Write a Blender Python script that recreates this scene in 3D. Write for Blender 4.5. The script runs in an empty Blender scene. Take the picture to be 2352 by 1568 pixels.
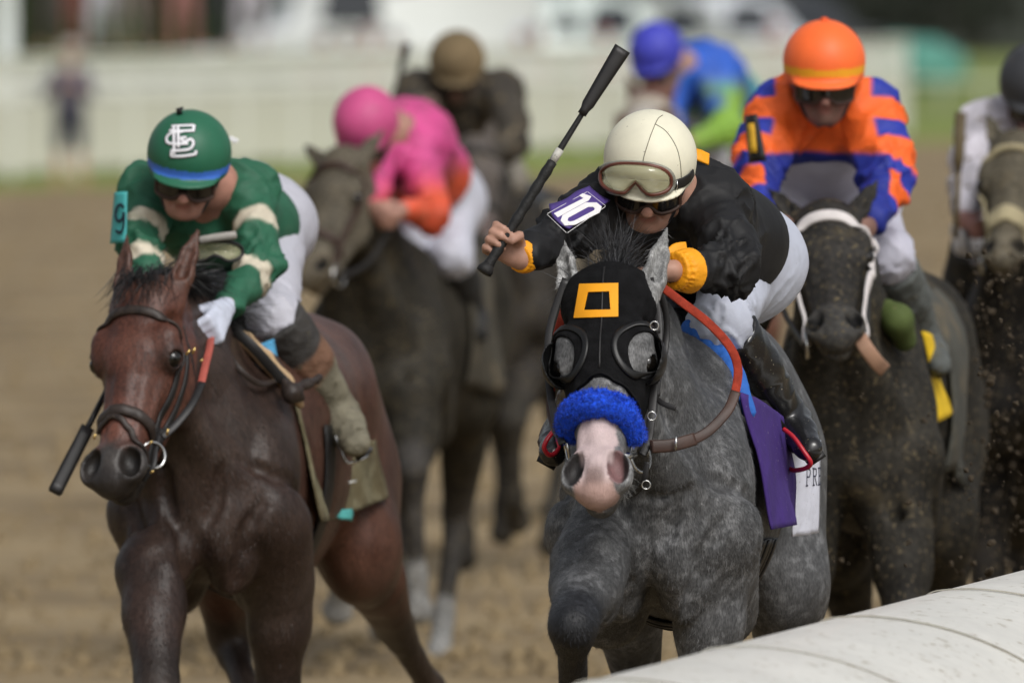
import bpy, math, random
import numpy as np
from mathutils import Vector, Matrix

random.seed(7)
rng = np.random.default_rng(7)
scene = bpy.context.scene
COL = scene.collection

# ------------------------------------------------------------------ camera, sky, sun, exposure
FOC = 27000.0          # focal length in picture units (2352 wide)
CAMZ = 2.35
PITCH = math.atan(814.0 / FOC)
cam_data = bpy.data.cameras.new('camera')
cam = bpy.data.objects.new('camera', cam_data)
COL.objects.link(cam)
cam.location = (0, 0, CAMZ)
cam.rotation_euler = (math.pi / 2 - PITCH, 0, 0)
cam_data.sensor_width = 36.0
cam_data.lens = 36.0 * FOC / 2352.0
cam_data.clip_start = 0.5
cam_data.clip_end = 3000
cam_data.dof.use_dof = True
cam_data.dof.focus_distance = 28.2
cam_data.dof.aperture_fstop = 4.7
scene.camera = cam

world = bpy.data.worlds.new('World')
scene.world = world
world.use_nodes = True
wn = world.node_tree
wn.nodes.clear()
w_out = wn.nodes.new('ShaderNodeOutputWorld')
w_bg = wn.nodes.new('ShaderNodeBackground')
w_sky = wn.nodes.new('ShaderNodeTexSky')
w_sky.sky_type = 'NISHITA'
w_sky.sun_disc = False
SUN_EL, SUN_AZ = math.radians(46), math.radians(152)   # azimuth the light comes from, clockwise from +Y
w_sky.sun_elevation = SUN_EL
w_sky.sun_rotation = SUN_AZ
w_sky.dust_density = 4.0
w_sky.ozone_density = 1.0
w_hsv = wn.nodes.new('ShaderNodeHueSaturation')
w_hsv.inputs['Saturation'].default_value = 0.28        # cloud cover: grey daylight
wn.links.new(w_sky.outputs[0], w_hsv.inputs['Color'])
wn.links.new(w_hsv.outputs[0], w_bg.inputs['Color'])
w_bg.inputs['Strength'].default_value = 0.115
wn.links.new(w_bg.outputs[0], w_out.inputs['Surface'])

sun_data = bpy.data.lights.new('sun', 'SUN')
sun_data.energy = 1.5
sun_data.angle = math.radians(20)
sun_data.color = (1.0, 0.98, 0.95)
sun = bpy.data.objects.new('sun', sun_data)
COL.objects.link(sun)
sun.location = (0, 20, 30)
_d = Vector((math.sin(SUN_AZ) * math.cos(SUN_EL), math.cos(SUN_AZ) * math.cos(SUN_EL), math.sin(SUN_EL)))
sun.rotation_euler = _d.to_track_quat('Z', 'Y').to_euler()

scene.render.engine = 'CYCLES'
scene.cycles.use_denoising = True
scene.view_settings.view_transform = 'Standard'
scene.view_settings.look = 'None'
scene.view_settings.gamma = 1.0
scene.view_settings.use_curve_mapping = False
scene.view_settings.exposure = 0.05

_F = np.array((0, math.cos(PITCH), -math.sin(PITCH)))
_U = np.array((0, math.sin(PITCH), math.cos(PITCH)))
_R = np.array((1.0, 0, 0))
_C = np.array((0, 0, CAMZ))


def P(u, v, d):
    """world point that the picture shows at (u, v), d metres away"""
    return _C + d * (_F + _R * ((u - 1176.0) / FOC) + _U * ((784.0 - v) / FOC))


# ------------------------------------------------------------------ implicit-surface modelling
def V(*a):
    return np.array(a, dtype=float)


def unit(v):
    v = np.asarray(v, float)
    return v / (np.linalg.norm(v) + 1e-12)


class SDF:
    def __init__(s):
        s.ops = []

    def cone(s, a, b, ra, rb=None, k=0.03, sq=None, sub=False):
        rb = ra if rb is None else rb
        s.ops.append(('c', np.asarray(a, float), np.asarray(b, float), ra, rb, k, sq, sub))
        return s

    def chain(s, pts, rad, k=0.03, sq=None):
        for i in range(len(pts) - 1):
            s.cone(pts[i], pts[i + 1], rad[i], rad[i + 1], k, sq)
        return s

    def ell(s, c, r, R=None, k=0.03, sub=False):
        s.ops.append(('e', np.asarray(c, float), np.asarray(r, float),
                      None if R is None else np.asarray(R, float), k, sub))
        return s

    def half(s, c, n, k=0.004):
        """keep the side the normal n points to"""
        s.ops.append(('h', np.asarray(c, float), unit(n), k))
        return s

    def grow(s, off):
        s.ops.append(('o', off))
        return s

    def copy(s):
        q = SDF()
        q.ops = list(s.ops)
        return q

    @staticmethod
    def _prim(op, X, Y, Z):
        if op[0] == 'c':
            _, a, b, ra, rb, k, sq, sub = op
            px, py, pz = X - a[0], Y - a[1], Z - a[2]
            ba = b - a
            m = 1.0
            if sq is not None:
                n, f = unit(sq[0]), sq[1]
                g = 1.0 / f - 1.0
                dt = (px * n[0] + py * n[1] + pz * n[2]) * g
                px, py, pz = px + dt * n[0], py + dt * n[1], pz + dt * n[2]
                ba = ba + n * (ba @ n) * g
                m = min(f, 1.0)
            L = float(ba @ ba) + 1e-12
            h = np.clip((px * ba[0] + py * ba[1] + pz * ba[2]) / L, 0, 1)
            d = np.sqrt((px - ba[0] * h) ** 2 + (py - ba[1] * h) ** 2 + (pz - ba[2] * h) ** 2)
            return (d - (ra + (rb - ra) * h)) * m
        if op[0] == 'e':
            _, c, r, R, k, sub = op
            px, py, pz = X - c[0], Y - c[1], Z - c[2]
            if R is not None:
                px, py, pz = (px * R[0][0] + py * R[0][1] + pz * R[0][2],
                              px * R[1][0] + py * R[1][1] + pz * R[1][2],
                              px * R[2][0] + py * R[2][1] + pz * R[2][2])
            qx, qy, qz = px / r[0], py / r[1], pz / r[2]
            k0 = np.sqrt(qx * qx + qy * qy + qz * qz)
            k1 = np.sqrt((qx / r[0]) ** 2 + (qy / r[1]) ** 2 + (qz / r[2]) ** 2) + 1e-9
            return k0 * (k0 - 1.0) / k1
        if op[0] == 'o':
            return 0.0
        if op[0] == 'h':
            _, c, n, k = op
            return -((X - c[0]) * n[0] + (Y - c[1]) * n[1] + (Z - c[2]) * n[2])

    @staticmethod
    def _bbox(op):
        if op[0] == 'c':
            _, a, b, ra, rb, k, sq, sub = op
            r = max(ra, rb)
            if sq is not None:
                r *= max(1.0, sq[1])
            return np.minimum(a, b) - r, np.maximum(a, b) + r, k
        if op[0] == 'e':
            _, c, r, R, k, sub = op
            m = r if R is None else np.sqrt(((np.asarray(R).T * r) ** 2).sum(1))
            return c - m, c + m, k
        return None

    @staticmethod
    def _mix(F, d, op):
        if op[0] == 'o':
            return F - op[1]
        k = op[3] if op[0] == 'h' else op[5] if op[0] == 'c' else op[4]
        sub = True if op[0] == 'h' else op[-1]
        if op[0] == 'h':
            e = d
            h = np.maximum(k - np.abs(F - e), 0) / k
            return np.maximum(F, e) + h * h * k * 0.25
        if sub:
            e = -d
            h = np.maximum(k - np.abs(F - e), 0) / k
            return np.maximum(F, e) + h * h * k * 0.25
        h = np.maximum(k - np.abs(F - d), 0) / k
        return np.minimum(F, d) - h * h * k * 0.25

    def ev(s, p):
        """signed distance at points (N,3)"""
        p = np.atleast_2d(np.asarray(p, float))
        F = np.full(len(p), 1.0)
        for op in s.ops:
            F = s._mix(F, s._prim(op, p[:, 0], p[:, 1], p[:, 2]), op)
        return F

    def grad(s, p, e=0.003):
        g = np.stack([s.ev(p + np.eye(3)[i] * e) - s.ev(p - np.eye(3)[i] * e) for i in range(3)], 1)
        return g / (np.linalg.norm(g, axis=1, keepdims=True) + 1e-9)

    def proj(s, p, off=0.0, it=8):
        """slide points along the gradient onto the surface (+off)"""
        p = np.atleast_2d(np.asarray(p, float)).copy()
        for _ in range(it):
            d = np.clip(s.ev(p) - off, -0.03, 0.03)
            p -= s.grad(p) * d[:, None] * 0.8
        return p, s.grad(p, 0.006)

    def field(s, xs, ys, zs):
        F = np.full((len(xs), len(ys), len(zs)), 0.6, np.float32)
        ax = (xs, ys, zs)
        for op in s.ops:
            bb = s._bbox(op)
            if bb is None:
                sl = (slice(None),) * 3
            else:
                lo, hi, k = bb
                mg = k + 0.03
                sl = tuple(slice(max(np.searchsorted(ax[i], lo[i] - mg) - 1, 0),
                                 min(np.searchsorted(ax[i], hi[i] + mg) + 1, len(ax[i]))) for i in range(3))
                if any(q.stop <= q.start for q in sl):
                    continue
            X = xs[sl[0]].astype(np.float32)[:, None, None]
            Y = ys[sl[1]].astype(np.float32)[None, :, None]
            Z = zs[sl[2]].astype(np.float32)[None, None, :]
            F[sl] = s._mix(F[sl], np.asarray(s._prim(op, X, Y, Z), np.float32), op)
        return F

    def bounds(s):
        lo, hi = np.full(3, 1e9), np.full(3, -1e9)
        for op in s.ops:
            if op[0] in 'ho' or op[-1] is True:
                continue
            a, b, k = s._bbox(op)
            lo, hi = np.minimum(lo, a), np.maximum(hi, b)
        return lo - 0.03, hi + 0.03

    def mesh(s, h, fine=None, fh=None, smooth=1):
        """fine = list of (lo, hi) boxes where the cells are fh wide"""
        lo, hi = s.bounds()
        axs = []
        for i in range(3):
            if fine is None:
                axs.append(np.arange(lo[i], hi[i] + h, h))
                continue
            v, out = lo[i], []
            while v < hi[i] + h:
                out.append(v)
                v += fh if any(b[0][i] <= v <= b[1][i] for b in fine) else h
            axs.append(np.array(out))
        return surface_nets(s.field(*axs), axs, smooth)


def hit(S, fr, uv, d0, d1, off=0.0):
    """points of the surface S (in frame fr) met by the sight lines through picture points uv"""
    uv = np.atleast_2d(np.asarray(uv, float))
    a = np.array([fr.L(P(u, v, d0)) for u, v in uv])
    b = np.array([fr.L(P(u, v, d1)) for u, v in uv])
    dr = b - a
    L = np.linalg.norm(dr, axis=1)
    dr /= L[:, None]
    t = np.zeros(len(uv))
    for _ in range(40):
        t = np.minimum(t + (S.ev(a + dr * t[:, None]) - off) * .9, L)
    p = a + dr * t[:, None]
    return p, S.grad(p, .005)


_CORN = [(i, j, k) for i in (0, 1) for j in (0, 1) for k in (0, 1)]
_EDG = [(a, b) for a in range(8) for b in range(a + 1, 8)
        if sum(abs(_CORN[a][q] - _CORN[b][q]) for q in range(3)) == 1]


def surface_nets(F, axs, smooth=1):
    nx, ny, nz = F.shape
    I = F < 0
    cnt = np.zeros((nx - 1, ny - 1, nz - 1), np.int8)
    for (i, j, k) in _CORN:
        cnt += I[i:nx - 1 + i, j:ny - 1 + j, k:nz - 1 + k]
    act = (cnt > 0) & (cnt < 8)
    ci, cj, ck = np.nonzero(act)
    n = len(ci)
    idx = np.full(act.shape, -1, np.int32)
    idx[ci, cj, ck] = np.arange(n)
    vals = np.stack([F[ci + a, cj + b, ck + c] for a, b, c in _CORN], 1)
    pos = np.zeros((n, 3))
    num = np.zeros(n)
    for a, b in _EDG:
        va, vb = vals[:, a], vals[:, b]
        m = (va < 0) != (vb < 0)
        t = np.where(m, va / np.where(m, va - vb, 1), 0)
        A, B = np.array(_CORN[a], float), np.array(_CORN[b], float)
        pos += (A + (B - A) * t[:, None]) * m[:, None]
        num += m
    pos /= num[:, None]
    pos += np.stack([ci, cj, ck], 1)
    P3 = np.stack([np.interp(pos[:, i], np.arange(len(axs[i])), axs[i]) for i in range(3)], 1)
    quads = []
    for ax in range(3):
        sl0 = [slice(None)] * 3
        sl1 = [slice(None)] * 3
        sl0[ax] = slice(0, -1)
        sl1[ax] = slice(1, None)
        A, B = I[tuple(sl0)], I[tuple(sl1)]
        ch = A != B
        e = np.stack(np.nonzero(ch), 1)
        o1, o2 = (ax + 1) % 3, (ax + 2) % 3
        ok = (e[:, o1] > 0) & (e[:, o2] > 0) & (e[:, o1] < act.shape[o1]) & (e[:, o2] < act.shape[o2])
        e = e[ok]
        s = A[tuple(e.T)]
        c = []
        for d1, d2 in ((-1, -1), (0, -1), (0, 0), (-1, 0)):
            q = e.copy()
            q[:, o1] += d1
            q[:, o2] += d2
            c.append(idx[tuple(q.T)])
        c = np.stack(c, 1)
        c[~s] = c[~s][:, ::-1]
        quads.append(c)
    Q = np.concatenate(quads)
    Q = Q[(Q >= 0).all(1)]
    for _ in range(smooth):
        acc = np.zeros_like(P3)
        w = np.zeros(n)
        for a, b in ((0, 1), (1, 2), (2, 3), (3, 0)):
            np.add.at(acc, Q[:, a], P3[Q[:, b]])
            np.add.at(acc, Q[:, b], P3[Q[:, a]])
            np.add.at(w, Q[:, a], 1)
            np.add.at(w, Q[:, b], 1)
        P3 = P3 * 0.5 + 0.5 * acc / np.maximum(w, 1)[:, None]
    return P3, Q


def vnoise(p, seed=0):
    """smooth value noise in [-1,1] at points (N,3)"""
    p = np.asarray(p, float) + seed * 17.31
    i = np.floor(p).astype(np.int64)
    f = p - i
    f = f * f * (3 - 2 * f)

    def hsh(a, b, c):
        n = (a * 73856093) ^ (b * 19349663) ^ (c * 83492791) ^ (seed * 2654435)
        n = (n ^ (n >> 13)) * 1274126177
        n = n & 0x7fffffff
        return (n % 100003) / 50001.5 - 1.0
    r = 0
    for a in (0, 1):
        for b in (0, 1):
            for c in (0, 1):
                w = (f[:, 0] if a else 1 - f[:, 0]) * (f[:, 1] if b else 1 - f[:, 1]) * (f[:, 2] if c else 1 - f[:, 2])
                r = r + w * hsh(i[:, 0] + a, i[:, 1] + b, i[:, 2] + c)
    return r


def vnormals(v, q):
    a, b, c = v[q[:, 0]], v[q[:, 1]], v[q[:, 2]]
    fn = np.cross(b - a, c - a)
    n = np.zeros_like(v)
    for i in range(q.shape[1]):
        np.add.at(n, q[:, i], fn)
    return n / (np.linalg.norm(n, axis=1, keepdims=True) + 1e-12)


# ------------------------------------------------------------------ objects
def empty(name, loc=(0, 0, 0), rz=0.0, label=None, cat=None, group=None, kind=None):
    o = bpy.data.objects.new(name, None)
    o.empty_display_size = 0.1
    COL.objects.link(o)
    o.location = tuple(float(c) for c in loc)
    o.rotation_euler = (0, 0, rz)
    return tag(o, label, cat, group, kind)


def tag(o, label=None, cat=None, group=None, kind=None):
    if label:
        o['label'] = label
    if cat:
        o['category'] = cat
    if group:
        o['group'] = group
    if kind:
        o['kind'] = kind
    return o


def mkmesh(name, v, faces, smooth=True, col=None):
    me = bpy.data.meshes.new(name)
    v = np.asarray(v, np.float32)
    if isinstance(faces, np.ndarray):
        nf, k = faces.shape
        me.vertices.add(len(v))
        me.vertices.foreach_set('co', v.ravel())
        me.loops.add(nf * k)
        me.loops.foreach_set('vertex_index', faces.astype(np.int32).ravel())
        me.polygons.add(nf)
        me.polygons.foreach_set('loop_start', np.arange(0, nf * k, k, dtype=np.int32))
        me.update(calc_edges=True)
        me.validate()
    else:
        me.from_pydata([tuple(map(float, p)) for p in v], [], [tuple(int(i) for i in f) for f in faces])
        me.update()
    if smooth:
        me.polygons.foreach_set('use_smooth', np.ones(len(me.polygons), bool))
    if col is not None:
        at = me.color_attributes.new('Col', 'FLOAT_COLOR', 'POINT')
        c = np.ones((len(v), 4), np.float32)
        c[:, :col.shape[1]] = col
        at.data.foreach_set('color', c.ravel())
    return me


def obj(name, me, mat, parent=None, **kw):
    o = bpy.data.objects.new(name, me)
    COL.objects.link(o)
    if mat is not None:
        if len(me.materials) == 0:
            for m in (mat if isinstance(mat, (list, tuple)) else [mat]):
                me.materials.append(m)
    if parent is not None:
        o.parent = parent
    return tag(o, **kw)


class MB:
    """collects shapes into one mesh"""

    def __init__(s):
        s.v, s.f = [], []

    def add(s, v, f):
        b = len(s.v)
        s.v += [tuple(map(float, p)) for p in v]
        s.f += [tuple(int(i) + b for i in q) for q in f]
        return s

    def box(s, c, size, R=None):
        h = np.asarray(size, float) / 2
        q = np.array([(x, y, z) for x in (-1, 1) for y in (-1, 1) for z in (-1, 1)]) * h
        if R is not None:
            q = q @ np.asarray(R, float)
        return s.add(q + np.asarray(c, float), [(0, 1, 3, 2), (4, 6, 7, 5), (0, 4, 5, 1), (2, 3, 7, 6), (0, 2, 6, 4), (1, 5, 7, 3)])

    def tube(s, pts, rad, n=10, close=False):
        pts = np.asarray(pts, float)
        m = len(pts)
        rad = np.broadcast_to(np.asarray(rad, float), (m,))
        t = np.gradient(pts, axis=0) if not close else np.roll(pts, -1, 0) - np.roll(pts, 1, 0)
        t /= np.linalg.norm(t, axis=1, keepdims=True) + 1e-12
        u = np.cross(t[0], (0, 0, 1) if abs(t[0][2]) < 0.9 else (1, 0, 0))
        rings = []
        for i in range(m):
            u = unit(u - t[i] * (u @ t[i]))
            w = np.cross(t[i], u)
            a = np.linspace(0, 2 * math.pi, n, endpoint=False)
            rings.append(pts[i] + rad[i] * (np.cos(a)[:, None] * u + np.sin(a)[:, None] * w))
        v = np.concatenate(rings)
        f = []
        for i in range(m if close else m - 1):
            j = (i + 1) % m
            for q in range(n):
                f.append((i * n + q, i * n + (q + 1) % n, j * n + (q + 1) % n, j * n + q))
        if not close:
            f.append(tuple(range(n - 1, -1, -1)))
            f.append(tuple(range((m - 1) * n, m * n)))
        return s.add(v, f)

    def ribbon(s, pts, nrm, width, thick, close=False, crown=0.0):
        """flat strap along pts, lying on a surface with normals nrm"""
        pts, nrm = np.asarray(pts, float), np.asarray(nrm, float)
        m = len(pts)
        width = np.broadcast_to(np.asarray(width, float), (m,))
        t = np.gradient(pts, axis=0) if not close else np.roll(pts, -1, 0) - np.roll(pts, 1, 0)
        t /= np.linalg.norm(t, axis=1, keepdims=True) + 1e-12
        b = np.cross(nrm, t)
        b /= np.linalg.norm(b, axis=1, keepdims=True) + 1e-12
        w = width[:, None] / 2
        prof = [(-1, 0), (-1, .7), (-.75, 1), (0, 1 + crown), (.75, 1), (1, .7), (1, 0)]
        n = len(prof)
        v = np.stack([pts + b * w * a + nrm * thick * c for a, c in prof], 1).reshape(-1, 3)
        f = []
        for i in range(m if close else m - 1):
            j = (i + 1) % m
            for q in range(n):
                f.append((i * n + q, j * n + q, j * n + (q + 1) % n, i * n + (q + 1) % n))
        if not close:
            f.append(tuple(range(n)))
            f.append(tuple(range(m * n - 1, (m - 1) * n - 1, -1)))
        return s.add(v, f)

    def lathe(s, prof, c=(0, 0, 0), ax=(0, 0, 1), n=24):
        """prof = [(r, h)...] about axis ax through c"""
        ax = unit(ax)
        u = unit(np.cross(ax, (1, 0, 0) if abs(ax[0]) < .9 else (0, 1, 0)))
        w = np.cross(ax, u)
        a = np.linspace(0, 2 * math.pi, n, endpoint=False)
        v = np.concatenate([np.asarray(c) + ax * h + r * (np.cos(a)[:, None] * u + np.sin(a)[:, None] * w) for r, h in prof])
        f = [(i * n + q, i * n + (q + 1) % n, (i + 1) * n + (q + 1) % n, (i + 1) * n + q)
             for i in range(len(prof) - 1) for q in range(n)]
        f += [tuple(range(n - 1, -1, -1)), tuple(range((len(prof) - 1) * n, len(prof) * n))]
        return s.add(v, f)

    def sheet(s, G, thick=0.0, nrm=None):
        """grid of points G (a,b,3); closed slab when thick > 0"""
        G = np.asarray(G, float)
        a, b = G.shape[:2]
        if nrm is None:
            du = np.gradient(G, axis=0)
            dv = np.gradient(G, axis=1)
            nrm = np.cross(du, dv)
            nrm /= np.linalg.norm(nrm, axis=2, keepdims=True) + 1e-12
        top = (G + nrm * thick / 2).reshape(-1, 3)
        bot = (G - nrm * thick / 2).reshape(-1, 3)
        f = []
        N = a * b
        for i in range(a - 1):
            for j in range(b - 1):
                q = (i * b + j, (i + 1) * b + j, (i + 1) * b + j + 1, i * b + j + 1)
                f.append(q)
                f.append(tuple(x + N for x in q[::-1]))
        rim = [i * b for i in range(a)] + [(a - 1) * b + j for j in range(1, b)] + \
              [i * b + b - 1 for i in range(a - 2, -1, -1)] + [j for j in range(b - 2, 0, -1)]
        for i in range(len(rim)):
            p, q = rim[i], rim[(i + 1) % len(rim)]
            f.append((q, p, p + N, q + N))
        return s.add(np.concatenate([top, bot]), f)

    def build(s, name, mat, parent=None, smooth=True, **kw):
        return obj(name, mkmesh(name, np.array(s.v), s.f, smooth), mat, parent, **kw)


def spline(pts, n=8, close=False):
    """Catmull-Rom through pts"""
    p = np.asarray(pts, float)
    m = len(p)
    out = []
    segs = m if close else m - 1
    for i in range(segs):
        if close:
            a, b, c, d = p[(i - 1) % m], p[i], p[(i + 1) % m], p[(i + 2) % m]
        else:
            a, b, c, d = p[max(i - 1, 0)], p[i], p[i + 1], p[min(i + 2, m - 1)]
        for t in np.linspace(0, 1, n, endpoint=False):
            out.append(0.5 * ((2 * b) + (-a + c) * t + (2 * a - 5 * b + 4 * c - d) * t * t + (-a + 3 * b - 3 * c + d) * t ** 3))
    if not close:
        out.append(p[-1])
    return np.array(out)


# ------------------------------------------------------------------ materials
_mats = {}


def srgb(r, g, b):
    def c(x):
        x /= 255.0
        return x / 12.92 if x <= 0.04045 else ((x + 0.055) / 1.055) ** 2.4
    return (c(r), c(g), c(b))


def mat(name, color=(0.5, 0.5, 0.5), rough=0.7, var=0.15, vscale=20.0, bump=0.0, bscale=200.0, bstretch=(1, 1, 1),
        metal=0.0, spec=0.4, attr=False, mud=0.0, mudcol=(0.16, 0.125, 0.075), mudscale=60.0, fold=0.0, fscale=9.0,
        fstretch=(1, 1, 1), fine=0.0, finescale=300.0, sheen=0.0, coat=0.0, dapple=0.0, dscale=38.0, mud2=0.0,
        hvar=None, alpha=1.0, trans=0.0):
    """procedural surface: base colour (or the mesh's own colour pattern) with mottling, grain, relief and mud"""
    if name in _mats:
        return _mats[name]
    m = bpy.data.materials.new(name)
    m.use_nodes = True
    nt = m.node_tree
    N, Lk = nt.nodes, nt.links
    bs = N['Principled BSDF']
    bs.inputs['Roughness'].default_value = rough
    bs.inputs['Metallic'].default_value = metal
    bs.inputs['Specular IOR Level'].default_value = spec
    if sheen:
        bs.inputs['Sheen Weight'].default_value = sheen
        bs.inputs['Sheen Roughness'].default_value = 0.4
    if coat:
        bs.inputs['Coat Weight'].default_value = coat
        bs.inputs['Coat Roughness'].default_value = 0.12
    if trans:
        bs.inputs['Transmission Weight'].default_value = trans
        bs.inputs['IOR'].default_value = 1.06
    if alpha < 1:
        bs.inputs['Alpha'].default_value = alpha
    tc = N.new('ShaderNodeTexCoord')
    co = tc.outputs['Object']

    def mp(stretch, link=co):
        q = N.new('ShaderNodeMapping')
        q.inputs['Scale'].default_value = stretch
        Lk.new(link, q.inputs['Vector'])
        return q.outputs[0]

    def noise(scale, detail=3.0, vec=co, rough_=0.55):
        q = N.new('ShaderNodeTexNoise')
        q.inputs['Scale'].default_value = scale
        q.inputs['Detail'].default_value = detail
        q.inputs['Roughness'].default_value = rough_
        Lk.new(vec, q.inputs['Vector'])
        return q.outputs['Fac']

    def remap(x, a, b, c, d):
        q = N.new('ShaderNodeMapRange')
        q.inputs['From Min'].default_value = a
        q.inputs['From Max'].default_value = b
        q.inputs['To Min'].default_value = c
        q.inputs['To Max'].default_value = d
        Lk.new(x, q.inputs['Value'])
        return q.outputs[0]

    def mixc(fac, a, b, mode='MIX'):
        q = N.new('ShaderNodeMix')
        q.data_type = 'RGBA'
        q.blend_type = mode
        for i, x in ((0, fac), (6, a), (7, b)):
            if isinstance(x, (int, float)):
                q.inputs[i].default_value = x
            elif isinstance(x, tuple):
                q.inputs[i].default_value = (*x[:3], 1)
            else:
                Lk.new(x, q.inputs[i])
        return q.outputs[2]

    def grey(x):
        q = N.new('ShaderNodeCombineColor')
        for i in range(3):
            Lk.new(x, q.inputs[i])
        return q.outputs[0]

    if attr:
        a = N.new('ShaderNodeAttribute')
        a.attribute_name = 'Col'
        c = a.outputs['Color']
    else:
        rgb = N.new('ShaderNodeRGB')
        rgb.outputs[0].default_value = (*color, 1)
        c = rgb.outputs[0]
    if var:
        c = mixc(1.0, c, grey(remap(noise(vscale, 4.0), 0.3, 0.7, 1 - var, 1 + var)), 'MULTIPLY')
    if dapple:
        d1 = remap(noise(dscale, 2.0, rough_=0.4), 0.42, 0.66, 0.0, 1.0)
        d2 = remap(noise(dscale * 0.28, 2.0), 0.35, 0.62, 0.0, 1.0)
        mm = N.new('ShaderNodeMath')
        mm.operation = 'MULTIPLY'
        Lk.new(d1, mm.inputs[0])
        Lk.new(d2, mm.inputs[1])
        c = mixc(a.outputs['Alpha'] if attr else 1.0, c, grey(remap(mm.outputs[0], 0, 1, 1.0 - dapple * 0.25, 1 + dapple)), 'MULTIPLY')
    if fine:
        c = mixc(a.outputs['Alpha'] if attr else 1.0, c, grey(remap(noise(finescale, 2.0, mp(bstretch)), 0.3, 0.7, 1 - fine, 1 + fine)), 'MULTIPLY')
    if hvar:
        c = mixc(remap(noise(hvar[1], 3.0), 0.45, 0.62, 0, hvar[2] if len(hvar) > 2 else 1), c, tuple(hvar[0]))
    if mud2:
        c = mixc(remap(noise(7.0, 5.0), 0.62 - mud2 * .35, 0.75 - mud2 * .25, 0.0, min(1, 0.35 + mud2)), c, tuple(mudcol))
    if mud:
        c = mixc(remap(noise(mudscale, 4.0, rough_=0.65), 0.70 - mud * .16, 0.735 - mud * .14, 0.0, 1.0), c, tuple(mudcol))
    Lk.new(c, bs.inputs['Base Color'])
    nrm = None
    for amt, sc, st, det, dist in ((fold, fscale, fstretch, 3.0, 0.03), (bump, bscale, bstretch, 2.0, 0.002)):
        if amt:
            b = N.new('ShaderNodeBump')
            b.inputs['Strength'].default_value = min(amt, 1.0)
            b.inputs['Distance'].default_value = dist * max(amt, 1.0)
            Lk.new(noise(sc, det, mp(st)), b.inputs['Height'])
            if nrm:
                Lk.new(nrm, b.inputs['Normal'])
            nrm = b.outputs[0]
    if nrm:
        Lk.new(nrm, bs.inputs['Normal'])
    _mats[name] = m
    return m


# ------------------------------------------------------------------ setting
def sheet_obj(name, poly, z, mtl, **kw):
    me = mkmesh(name, np.array([(x, y, z) for x, y in poly]), [tuple(range(len(poly)))], False)
    return obj(name, me, mtl, None, **kw)


def ground_xy(u, v, z=0.0):
    d = (CAMZ - z) * FOC / (v + 30.0)
    return P(u, v, d)[:2]


M_GRASS = mat('far_turf', srgb(122, 134, 70), .9, var=.3, vscale=.25, hvar=(srgb(98, 112, 52), .08, .8), fine=.15, finescale=3)
M_DIRT = mat('track_dirt', srgb(143, 125, 94), .95, var=.18, vscale=1.4, fine=.18, finescale=6, hvar=(srgb(98, 82, 58), .7, .75),
             fold=.6, fscale=3.5, fstretch=(1, .5, 1))
M_TURF = mat('verge_grass', srgb(118, 132, 56), .9, var=.3, vscale=.6, fine=.2, finescale=9)
sheet_obj('ground', [(-900, -60), (900, -60), (900, 1500), (-900, 1500)], -.008, M_GRASS, kind='structure')
# dirt track: its far edge follows the outer fence
fa, fb = ground_xy(-900, 470), ground_xy(0, 436)
fc, fd = ground_xy(1300, 398), ground_xy(2100, 325)
track_poly = [(-40, -40), (60, -40), (90, 260), tuple(ground_xy(3600, 300)), tuple(fd), tuple(fc), tuple(fb), tuple(fa), (-40, 100)]
sheet_obj('track', track_poly, 0.0, M_DIRT, kind='structure')
sheet_obj('grass_verge', [tuple(fa), tuple(fb), tuple(fc), tuple(fd), tuple(ground_xy(3600, 300)), tuple(ground_xy(3600, 262)), tuple(ground_xy(2100, 290)), tuple(ground_xy(1300, 335)), tuple(ground_xy(0, 405)), tuple(ground_xy(-900, 440))],
          -.004, M_TURF, kind='structure')

# churned dirt: low ridges and hoof-thrown lumps, as one heap of small shapes on the track
g2 = np.random.default_rng(3)
nl = 9000
ly = 40 + 100 * g2.random(nl) ** 1.5
lx = (g2.random(nl) - .5) * 2352 / FOC * ly * 1.25
lr = .014 + .045 * g2.random(nl) ** 2.5
qq = np.array([(1, 0, -.3), (-.3, .9, -.3), (-.6, -.7, -.3), (.2, .1, .9), (.6, .6, .1), (-.7, .3, .3)])
lv = qq[None] * lr[:, None, None] * (.7 + .6 * g2.random((nl, 6, 3)))
ca, sa = np.cos(g2.random(nl) * 6.28), np.sin(g2.random(nl) * 6.28)
lv = np.stack([lv[..., 0] * ca[:, None] - lv[..., 1] * sa[:, None], lv[..., 0] * sa[:, None] + lv[..., 1] * ca[:, None], lv[..., 2]], -1)
lv += np.stack([lx, ly, lr * .1], 1)[:, None]
lf = (np.arange(nl)[:, None, None] * 6 + np.array([(0, 4, 3), (4, 5, 3), (5, 2, 3), (2, 0, 3), (0, 1, 4), (1, 5, 4), (1, 2, 5), (0, 2, 1)])[None]).reshape(-1, 3)
M_LUMP = mat('track_lump', srgb(134, 117, 88), .95, var=.25, vscale=1.7)
obj('dirt_lumps', mkmesh('dirt_lumps', lv.reshape(-1, 3), lf), M_LUMP, None, label='loose dirt lumps scattered over the churned brown track', cat='dirt', kind='stuff')

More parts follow.
